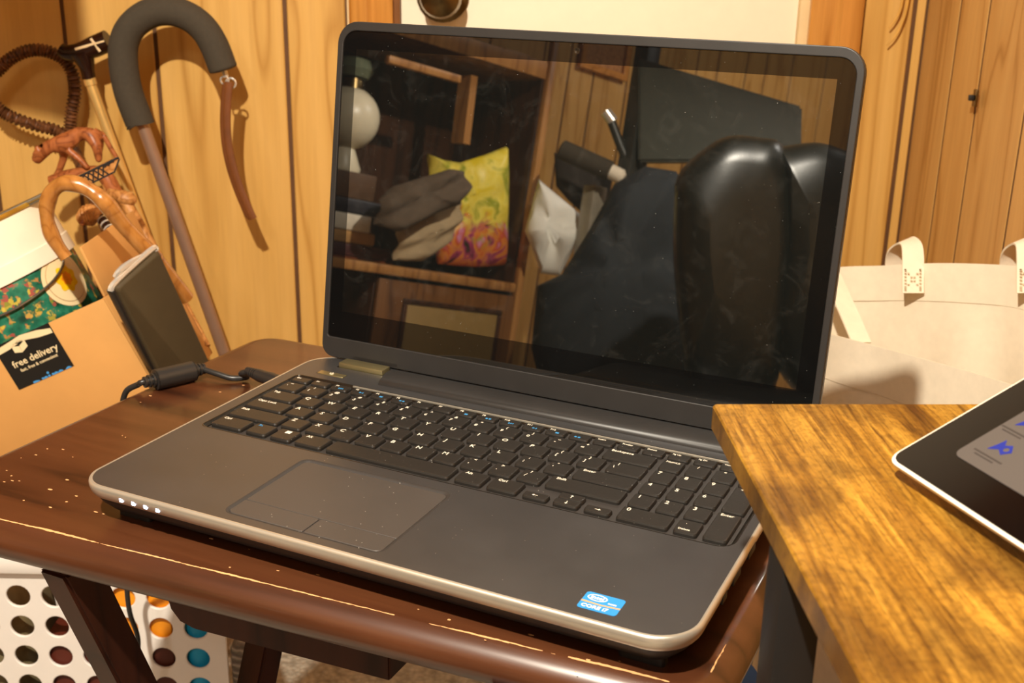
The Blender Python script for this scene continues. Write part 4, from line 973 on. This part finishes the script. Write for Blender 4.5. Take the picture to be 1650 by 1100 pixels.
# ------------------------------------------------------------------ unseen coat and stand, added to cast a shadow on the planks and canes
M['dark_wood'] = wood('dark_brown_furniture_wood', ((44, 24, 12), (64, 36, 18), (76, 44, 24)), grain=(1, 1, .1), scale=14, bands=4, rough=.4, hue_var=.04)
M['edge_wood'] = wood('lighter_edge_wood', ((140, 94, 48), (170, 118, 64), (184, 132, 74)), grain=(1, 1, .1), scale=14, bands=4, rough=.4, hue_var=.04)
stand = thing('shadow_stand', 'unseen black metal stand, added to hold the shadow-casting coat', 'stand', ROOM @ Matrix.Translation((-1.02, .91, 0)))
lathe_obj('base', [(0, 0), (.15, 0), (.155, .006), (.15, .016), (.03, .024), (0, .024)], M['steel'], stand, None, 28)
from_bm('post', tube(bmesh.new(), [(0, 0, .0245), (0, 0, 1.93)], .014, 12), M['steel'], stand, None, True)
from_bm('arm', tube(bmesh.new(), spline([(.0145, 0, 1.86), (.2, 0, 1.90), (.48, 0, 1.90), (.60, 0, 1.92)], 6), .009, 10), M['steel'], stand, None, True)
M['coat'] = plain('shadow_coat_wool', (40, 34, 34), .9, var=.15)
cols, rows = 28, 14; rings = []
for j in range(rows + 1):
    f = j / rows; z = 1.885 - f * .725; rg = []
    for sgn in (1, -1):
        for i in range(cols):
            g_ = (i + .5) / cols if sgn > 0 else 1 - (i + .5) / cols
            rg.append((-.95 + g_ * .527, .91 + sgn * (.012 + .030 * f * math.sin(PI * g_)) + .010 * f * math.sin(g_ * 24) - .0, z + .012 * math.sin(g_ * 9) * f))
    rings.append(rg)
tag(from_bm('coat', loft(rings, True, True), M['coat'], None, ROOM, True), 'unseen dark coat on its stand, added to shade the planks and canes', 'coat')
M['dark_wood'] = wood('dark_brown_furniture_wood', ((44, 24, 12), (64, 36, 18), (76, 44, 24)), grain=(1, 1, .1), scale=14, bands=4, rough=.4, hue_var=.04)
M['edge_wood'] = wood('lighter_edge_wood', ((140, 94, 48), (170, 118, 64), (184, 132, 74)), grain=(1, 1, .1), scale=14, bands=4, rough=.4, hue_var=.04)

# ------------------------------------------------------------------ the side of the room that the screen reflects
RI = ROOM.inverted()
def Vu(px, py, u):                                # where a reflected ray meets the upright plane at room u
    a, b_ = RI @ V(px, py, 1), RI @ V(px, py, 2); d = 1 + (u - a.x) / (b_.x - a.x); return RI @ V(px, py, d)
HU = -1.58
HB = UL + .012
hv0 = Vu(868, 300, HU).y; hv1 = .62
zdesk = Vu(700, 437, HU).z
hz1 = Vu(800, 96, HU).z
hut = thing('desk_hutch', 'dark brown desk hutch with paler edges, reflected in the laptop screen', 'desk', ROOM @ Matrix.Translation((HU, (hv0 + hv1) / 2, 0)))
HO = Matrix.Translation((-HU, -(hv0 + hv1) / 2, 0))
def hbox(name, u0, u1, v0, v1, z0, z1, m, bev=.003, par=None): return box_obj(name, u0, u1, v0, v1, z0, z1, m, par or hut, HO if par is None else None, bev)
hbox('back_panel', HB, HB + .012, hv0 + .02, hv1, .05, hz1 + .0, M['dark_wood'])
hbox('side_panel', HB, HU - .02, hv0 + .002, hv0 + .022, 0, hz1, M['dark_wood'])
hbox('side_panel', HB, HU, hv1 - .02, hv1, 0, hz1, M['dark_wood'])
hbox('front_stile', HU - .019, HU, hv0, hv0 + .019, 0, hz1 + .26, M['edge_wood'])
hbox('desk_board', HB + .013, HU + .01, hv0 + .031, hv1 - .021, zdesk - .024, zdesk, M['edge_wood'], .006)
hbox('top_board', HB + .013, HU + .004, hv0 + .031, hv1 - .021, hz1 - .012, hz1 + .030, M['edge_wood'], .003)
a_ = Vu(682, 108, HU); hbox('shelf_rail', HU - .02, HU, Vu(745, 120, HU).y, Vu(628, 95, HU).y, a_.z - .012, a_.z + .006, M['edge_wood'])
p0_, p1_ = Vu(752, 232, HU - .06), Vu(765, 122, HU - .06)
bm = bmesh.new(); loft([[(p0_.x - .05, q.y - .010, q.z), (p0_.x + .0, q.y - .010, q.z), (p0_.x + .0, q.y + .010, q.z), (p0_.x - .05, q.y + .010, q.z)] for q in (p0_, p1_)], True, True, bm=bm)
from_bm('divider', bm, M['edge_wood'], hut, HO)
d0_, d1_ = Vu(843, 470, HU), Vu(623, 460, HU)
kn_ = hbox('kick_panel', HB + .05, HB + .07, hv0 + .03, hv1 - .03, .06, zdesk - .05, M['dark_wood'])
fr = hbox('cabinet_side', HB + .02, HU - .022, d1_.y - .0, d1_.y + .02, .02, zdesk - .025, M['dark_wood'])
dz0 = .10; dz1 = Vu(720, 462, HU).z; dy0, dy1 = d0_.y + .004, d1_.y + .018
M['door_wood'] = wood('warm_brown_door_wood', ((86, 52, 22), (116, 74, 34), (128, 84, 42)), grain=(1, 1, .1), scale=14, bands=4, rough=.4, hue_var=.03)
M['door_panel'] = plain('tan_door_panel', (150, 120, 66), .6, var=.05)
dr = hbox('door', HU - .020, HU - .004, dy0, dy1, dz0, dz1, M['door_wood'])
q0_, q1_ = Vu(803, 500, HU), Vu(657, 490, HU)
bm = bmesh.new()
ins = [(q0_.y, dz0 + .08), (q1_.y, dz0 + .08), (q1_.y, q1_.z), (q0_.y, q1_.z)]
box_obj('panel', HU - .004, HU + .001, q0_.y, q1_.y, dz0 + .08, q1_.z, M['door_panel'], dr, None, .002)
for nm, y0_, y1_, z0_, z1_ in (('moulding', q0_.y - .012, q1_.y + .012, q1_.z + .001, q1_.z + .013), ('moulding', q0_.y - .012, q0_.y - .001, dz0 + .08, q1_.z), ('moulding', q1_.y + .001, q1_.y + .012, dz0 + .08, q1_.z)):
    box_obj(nm, HU - .004, HU + .004, y0_, y1_, z0_, z1_, M['dark_wood'], dr, None, .002)
def ubox(name, label, cat, px0, py0, px1, py1, u, depth, m, zfloor=None, bev=.004):
    a, b_ = Vu(px0, py0, u), Vu(px1, py1, u)
    z0_, z1_ = min(a.z, b_.z), max(a.z, b_.z)
    if zfloor is not None: z0_ = zfloor
    o = box_obj(name, u - depth, u, min(a.y, b_.y), max(a.y, b_.y), z0_, z1_, m, None, ROOM, bev); return tag(o, label, cat), z1_
M['st_red'] = plain('red_brown_card', (118, 58, 22), .5); M['st_maroon'] = plain('maroon_book_cloth', (66, 24, 26), .6); M['st_tan'] = plain('tan_paper_stack', (176, 134, 78), .7)
M['st_white'] = plain('white_paper_box', (226, 216, 196), .6); M['st_black'] = plain('black_binder', (40, 38, 46), .4); M['st_brown'] = plain('brown_box_card', (88, 60, 36), .6)
HS = HU - .03
z_ = zdesk + .0004
_, z_ = ubox('flat_box', 'red-brown flat box at the bottom of the stack reflected at the screen left edge', 'box', 480, 404, 636, 424, HS, .24, M['st_red'], z_)
_, z_ = ubox('book', 'maroon book second from the bottom of the reflected stack', 'book', 480, 379, 640, 404, HS, .23, M['st_maroon'], z_ + .0004)
_, z_ = ubox('paper_stack', 'tan stack of paper in the reflected pile, under the white box', 'paper', 490, 360, 606, 378, HS - .005, .22, M['st_tan'], z_ + .0004)
_, z_ = ubox('white_box', 'white box in the reflected pile, under the black binder', 'box', 500, 332, 599, 360, HS - .003, .22, M['st_white'], z_ + .0004)
_, z_ = ubox('binder', 'black binder near the top of the reflected pile', 'binder', 490, 306, 622, 330, HS - .002, .23, M['st_black'], z_ + .0004)
_, z_ = ubox('carton', 'brown carton on top of the reflected pile, carrying the white globe lamp', 'box', 470, 256, 606, 306, HS - .012, .20, M['st_brown'], z_ + .0004)
M['lamp_white'] = plain('cream_ceramic', (224, 214, 186), .35, var=.04); M['lamp_green'] = plain('grey_green_glass', (96, 104, 84), .3)
lc = Vu(560, 190, HS - .08); r_ = abs(Vu(605, 190, HS - .08).y - lc.y)
lmp = thing('globe_lamp', 'cream round-bodied lamp reflected at the upper left of the screen', 'lamp', ROOM @ Matrix.Translation((lc.x, lc.y, z_ + .0005)))
hc_ = lc.z - z_
lathe_obj('base', [(0, 0), (r_ * .6, 0), (r_ * .62, .01), (r_ * .35, hc_ - r_ * .9), (0, hc_ - r_ * .9)], M['lamp_white'], lmp, None, 28)
bl_ = lathe_obj('globe', [(max(.0, r_ * math.sin(PI * k / 16)), hc_ - r_ * .98 * math.cos(PI * k / 16)) for k in range(17)], M['lamp_white'], lmp, None, 28)
lathe_obj('neck', [(0, hc_ + r_ * .9), (r_ * .42, hc_ + r_ * .88), (r_ * .36, hc_ + r_ * 1.2), (0, hc_ + r_ * 1.2)], M['brass_dark'], lmp, None, 20)
lathe_obj('finial', [(0, hc_ + r_ * 1.2), (r_ * .5, hc_ + r_ * 1.25), (r_ * .62, hc_ + r_ * 1.5), (r_ * .45, hc_ + r_ * 1.8), (0, hc_ + r_ * 1.9)], M['lamp_green'], lmp, None, 20)
# the floral gift bag, with the folded cloths lying against it
m, nt, b = new_mat('bright_floral_print'); M['gift'] = m
_v = coords(nt, rand=False); n1 = noise_tex(nt, _v, 16, 3, .55, .6); n2 = noise_tex(nt, _v, 15, 3, .55, 1.0)
gz = N(nt, 'ShaderNodeSeparateXYZ'); nt.links.new(_v, gz.inputs[0])
gm = N(nt, 'ShaderNodeMapRange'); nt.links.new(gz.outputs[2], gm.inputs[0]); gm.inputs[1].default_value = zdesk; gm.inputs[2].default_value = zdesk + .28
yel = ramp(nt, n1, [(.38, lin((232, 206, 40))), (.52, lin((246, 226, 96))), (.62, lin((150, 160, 30))), (.7, lin((240, 220, 120)))])
flo = ramp(nt, n2, [(.28, lin((40, 50, 24))), (.38, lin((180, 60, 110))), (.46, lin((236, 150, 60))), (.54, lin((214, 88, 50))), (.62, lin((226, 150, 190))), (.72, lin((200, 190, 60)))])
ad = N(nt, 'ShaderNodeMath', operation='ADD'); nt.links.new(gm.outputs[0], ad.inputs[0]); nt.links.new(n1, ad.inputs[1])
nt.links.new(mixc(nt, ramp(nt, ad.outputs[0], [(.86, (0, 0, 0)), (1.0, (1, 1, 1))]), flo, yel), b.inputs['Base Color']); b.inputs['Roughness'].default_value = .4
GU = HU - .06
def slab_poly(name, pts, u, th, m, label, cat, puff=.5, seed=0):
    """an upright padded shape standing in the room plane u, rounded towards its rim"""
    P_ = [Vu(x, y, u) for x, y in pts]; c = sum(P_, Vector()) / len(P_); bm = bmesh.new(); rings = []
    loop = []
    for i in range(len(P_)):
        for k in range(5): loop.append(P_[i].lerp(P_[(i + 1) % len(P_)], k / 5))
    for f, dx in ((1, 0), (.96, .35), (.85, .7), (.6, .92), (.3, 1.0)):
        rings.append([Vector((u + dx * th / 2 + .25 * th * dx * noise.noise((q + Vector((seed, 0, 0))) * 14), c.y + (q.y - c.y) * f, c.z + (q.z - c.z) * f)) for q in loop])
    back = [[Vector((2 * u - q.x, q.y, q.z)) for q in r] for r in rings[1:]][::-1]
    loft(back + rings, True, True, bm=bm)
    return tag(from_bm(name, bm, m, None, ROOM, True), label, cat)
slab_poly('gift_bag', [(690, 248), (716, 258), (742, 262), (780, 250), (816, 236), (819, 300), (817, 380), (812, 427), (770, 430), (742, 428), (706, 425), (696, 330)], GU, .07, M['gift'], 'bright yellow, pink and orange floral bag reflected in the screen', 'bag')
M['taupe'] = plain('dark_taupe_cloth', (92, 76, 60), .9, var=.12); M['beige'] = plain('beige_cloth', (176, 152, 116), .9, var=.08)
def folds(o, amp, fr, ang):
    for v in o.data.vertices:
        c = v.co; t = c.y * math.cos(ang) + c.z * math.sin(ang); v.co.x += amp * math.sin(t * fr) + amp * .6 * noise.noise(c * 18)
o = slab_poly('folded_garment', [(612, 322), (640, 300), (680, 286), (722, 272), (752, 276), (756, 300), (744, 330), (690, 350), (640, 374), (606, 362)], GU + .125, .05, M['taupe'], 'dark taupe garment heaped over the beige cloth, beside the floral bag', 'garment'); folds(o, .012, 120, 1.0)
o = slab_poly('beige_cloth', [(640, 372), (690, 348), (744, 326), (742, 352), (726, 384), (700, 410), (682, 421), (634, 419), (640, 400)], GU + .070, .04, M['beige'], 'beige cloth hanging in folds below the taupe garment', 'cloth'); folds(o, .008, 150, 1.1)
# things on top of the hutch
ubox('tin_box', 'blue-grey box on the top board of the reflected hutch', 'box', 722, 52, 782, 86, HU - .04, .10, plain('blue_grey_tin', (116, 112, 140), .4), hz1 + .0304)
ubox('tan_box', 'small tan box on the top board, right of the blue-grey one', 'box', 815, 76, 856, 98, HU - .04, .08, plain('tan_box_card', (186, 140, 84), .5), hz1 + .0304)

# the left wall beyond the hutch: a picture and an exercise frame
a, b_ = Vu(946, 40, UL + .02), Vu(1012, 132, UL + .02)
pic = thing('wall_picture', 'brown framed picture on the reflected plank wall', 'picture', ROOM @ Matrix.Translation((UL + .002, (a.y + b_.y) / 2, (b_.z + b_.z + .34) / 2)))
hw_, hh_ = abs(a.y - b_.y) / 2, .17
plate('picture_frame', [rr(-hw_, hw_, -hh_, hh_, .001, 1), rr(-hw_ + .02, hw_ - .02, -hh_ + .02, hh_ - .02, .001, 1)], 0, .016, M['casing'], pic, Matrix(((0, 0, 1, 0), (1, 0, 0, 0), (0, 1, 0, 0), (0, 0, 0, 1))), .002)
box_obj('picture_board', .001, .006, -hw_ + .018, hw_ - .018, -hh_ + .018, hh_ - .018, M['tan_wood'], pic, None, 0)
M['gym'] = plain('dark_gym_steel', (44, 44, 40), .4, .2); M['gym_grey'] = plain('grey_gym_steel', (150, 140, 122), .4, .3); M['vinyl'] = plain('dark_green_black_vinyl', (52, 55, 45), .45, var=.08)
DG = 2.75
gp = V(1026, 200, DG); gpr = RI @ gp
gym = thing('exercise_frame', 'dark exercise frame with a grey upright, padded roller and black board, reflected', 'exercise machine', ROOM @ Matrix.Translation((gpr.x, gpr.y, 0)))
gi = gym.matrix_world.inverted()
box_obj('upright', -.022, .022, -.022, .022, 0, gpr.z + .22, M['gym'], gym, None, .003)
box_obj('upright_sleeve', -.010, .030, -.026, -.0225, .5, (RI @ V(1026, 170, DG)).z, M['gym_grey'], gym, None, .001)
for x0 in (-.26, .26): box_obj('foot', x0 - .02 if x0 < 0 else .023, -.023 if x0 < 0 else x0 + .02, -.02, .02, 0, .04, M['gym'], gym, None, .003)
def gtube(name, pts, r, m): return from_bm(name, tube(bmesh.new(), [gi @ q for q in pts], r, 16), m, gym, None, True)
ra, rb, rc = V(903, 240, DG), V(984, 276, DG - .02), V(1006, 287, DG - .03)
gtube('foam_roller', [ra, ra.lerp(rb, .03), ra.lerp(rb, .97), rb], lambda t: .024 if 0 < t < 1 else .018, M['foam'])
gtube('roller_cap', [rb, rb.lerp(rc, .8), rc], lambda t: .018 if t < .9 else .010, M['tin_white'])
gtube('lever', [V(984, 192, DG), V(1000, 235, DG), V(1012, 262, DG)], .011, M['gym'])
gtube('lever_knob', [V(976, 180, DG), V(988, 196, DG)], .014, M['chrome'])
q = RI @ V(960, 300, DG + .05); box_obj('rear_post', -.020, .020, -.022, .022, 0, q.z, M['gym_grey'], gym, Matrix.Translation((q.x - gpr.x, q.y - gpr.y, 0)), .003)
bq = [gi @ V(x, y, d) for x, y, d in ((1030, 96, DG - .02), (1292, 174, DG - .10), (1290, 262, DG - .10), (1030, 262, DG - .02))]
nrm = (bq[1] - bq[0]).cross(bq[3] - bq[0]).normalized() * .02
bm = loft([[q - nrm for q in bq], [q + nrm for q in bq]], True, True); bmesh.ops.bevel(bm, geom=bm.edges[:], offset=.005, segments=2, affect='EDGES')
from_bm('board_pad', bm, M['vinyl'], gym, None, True)
bs = gi @ V(1160, 300, DG + .06); box_obj('board_post', bs.x - .02, bs.x + .02, bs.y - .02, bs.y + .02, 0, bs.z + .18, M['gym'], gym, None, .003)
# pillow and dark garment
pc = RI @ V(904, 372, DG + .14)
M['pillow'] = plain('white_pillow_cloth', (236, 232, 220), .7, var=.03, scale=12, bmp=.4)
tpos = [(868, 288), (884, 302), (946, 354), (930, 392), (902, 444), (872, 440), (846, 372)]
def vslab(name, pts, d, th, m, label, cat, seed=0, wob=.3):
    P_ = [V(x, y, d) for x, y in pts]; c = sum(P_, Vector()) / len(P_); n_ = (EYE - LN * (2 * (EYE - LO).dot(LN)) - c).normalized(); bm = bmesh.new(); loop = []
    for i in range(len(P_)):
        for k in range(5): loop.append(P_[i].lerp(P_[(i + 1) % len(P_)], k / 5))
    R_ = []
    for f, dx in ((1, 0), (.96, .35), (.85, .7), (.6, .92), (.3, 1.0)):
        R_.append([c + (q - c) * f + n_ * (dx * th / 2 + wob * th * dx * noise.noise(q * 9 + Vector((seed, 0, 0)))) for q in loop])
    B_ = [[q - n_ * (2 * (q - c).dot(n_)) for q in r] for r in R_[1:]][::-1]
    return tag(from_bm(name, loft(B_ + R_, True, True, bm=bm), m, None, None, True), label, cat)
vslab('pillow', tpos, DG + .10, .09, M['pillow'], 'white crumpled pillow reflected near the middle of the screen', 'pillow', 2, .6)
vslab('brown_garment', [(893, 246), (945, 258), (986, 288), (978, 345), (948, 352), (915, 322), (896, 300)], DG + .14, .04, plain('dark_brown_cloth', (38, 28, 20), .9), 'dark brown garment hanging below the padded roller, reflected', 'garment', 6, .3)
M['navy'] = plain('navy_black_cloth', (18, 24, 30), .8, var=.25)
o = vslab('dark_garment', [(990, 296), (1040, 268), (1090, 276), (1120, 330), (1130, 460), (1120, 640), (880, 660), (856, 560), (866, 460), (905, 442), (950, 370)], 2.50, .16, M['navy'], 'navy black garment hung over the exercise frame, reflected', 'garment', 4, .15)
# the big chair
M['seat_leather'] = plain('black_green_leather', (12, 14, 10), .36, var=.1, scale=120, bmp=.15, spec=.5)
CHD = 2.05
cc = RI @ V(1240, 420, CHD); view = (RI.to_3x3() @ (V(1240, 420, CHD) - V(1240, 420, CHD - .1))); view.z = 0; view.normalize()
across = RI.to_3x3() @ (V(1300, 420, CHD) - V(1240, 420, CHD)); across.z = 0; across -= view * across.dot(view); across.normalize()
CHM = ROOM @ Matrix(((across.x, view.x, 0, cc.x), (across.y, view.y, 0, cc.y), (0, 0, 1, 0), (0, 0, 0, 1)))
chair = thing('office_chair', 'big black leather office chair reflected at the right of the screen', 'chair', CHM)
ci = CHM.inverted()
def pad(name, pts, d, th, m):
    P_ = [ci @ V(x, y, d) for x, y in pts]; c = sum(P_, Vector()) / len(P_); loop = spline(P_ + [P_[0]], 6)[:-1]; R_ = []
    for f, dx in ((1, 0), (.985, .3), (.95, .55), (.88, .78), (.7, .94), (.35, 1.0)):
        R_.append([Vector((c.x + (q.x - c.x) * f, -dx * th / 2 + (q.y), c.z + (q.z - c.z) * f)) for q in loop])
    B_ = [[Vector((q.x, 2 * l.y - q.y, q.z)) for q, l in zip(r, loop)] for r in R_[1:]][::-1]
    return from_bm(name, loft(B_ + R_, True, True), m, chair, None, True)
pad('backrest', [(1088, 300), (1105, 268), (1165, 224), (1225, 224), (1264, 240), (1280, 330), (1278, 440), (1262, 560), (1235, 640), (1120, 640), (1100, 560), (1086, 420)], CHD, .24, M['seat_leather'])
pad('backrest_wing', [(1250, 240), (1310, 232), (1352, 242), (1392, 262), (1420, 330), (1425, 450), (1400, 600), (1300, 640), (1240, 560), (1250, 430), (1250, 330)], CHD + .03, .26, M['seat_leather'])
sz = (ci @ V(1240, 640, CHD)).z
box_obj('seat', -.27, .27, -.46, .02, sz - .09, sz + .02, M['seat_leather'], chair, None, .04, 4)
from_bm('column', tube(bmesh.new(), [(0, -.22, .09), (0, -.22, sz - .0905)], .025, 14), M['black'], chair, None, True)
for k in range(5):
    t = k * 2 * PI / 5; e = Vector((.28 * math.cos(t), -.22 + .28 * math.sin(t), .062))
    lg = from_bm('base_leg', tube(bmesh.new(), [(.02 * math.cos(t), -.22 + .02 * math.sin(t), .095), e], lambda q: .022 - .008 * q, 10), M['black'], chair, None, True)
    from_bm('caster', tube(bmesh.new(), [e + Vector((-.012 * math.sin(t), .012 * math.cos(t), -.034)), e + Vector((.012 * math.sin(t), -.012 * math.cos(t), -.034))], .028, 14), M['black'], lg, None, True)
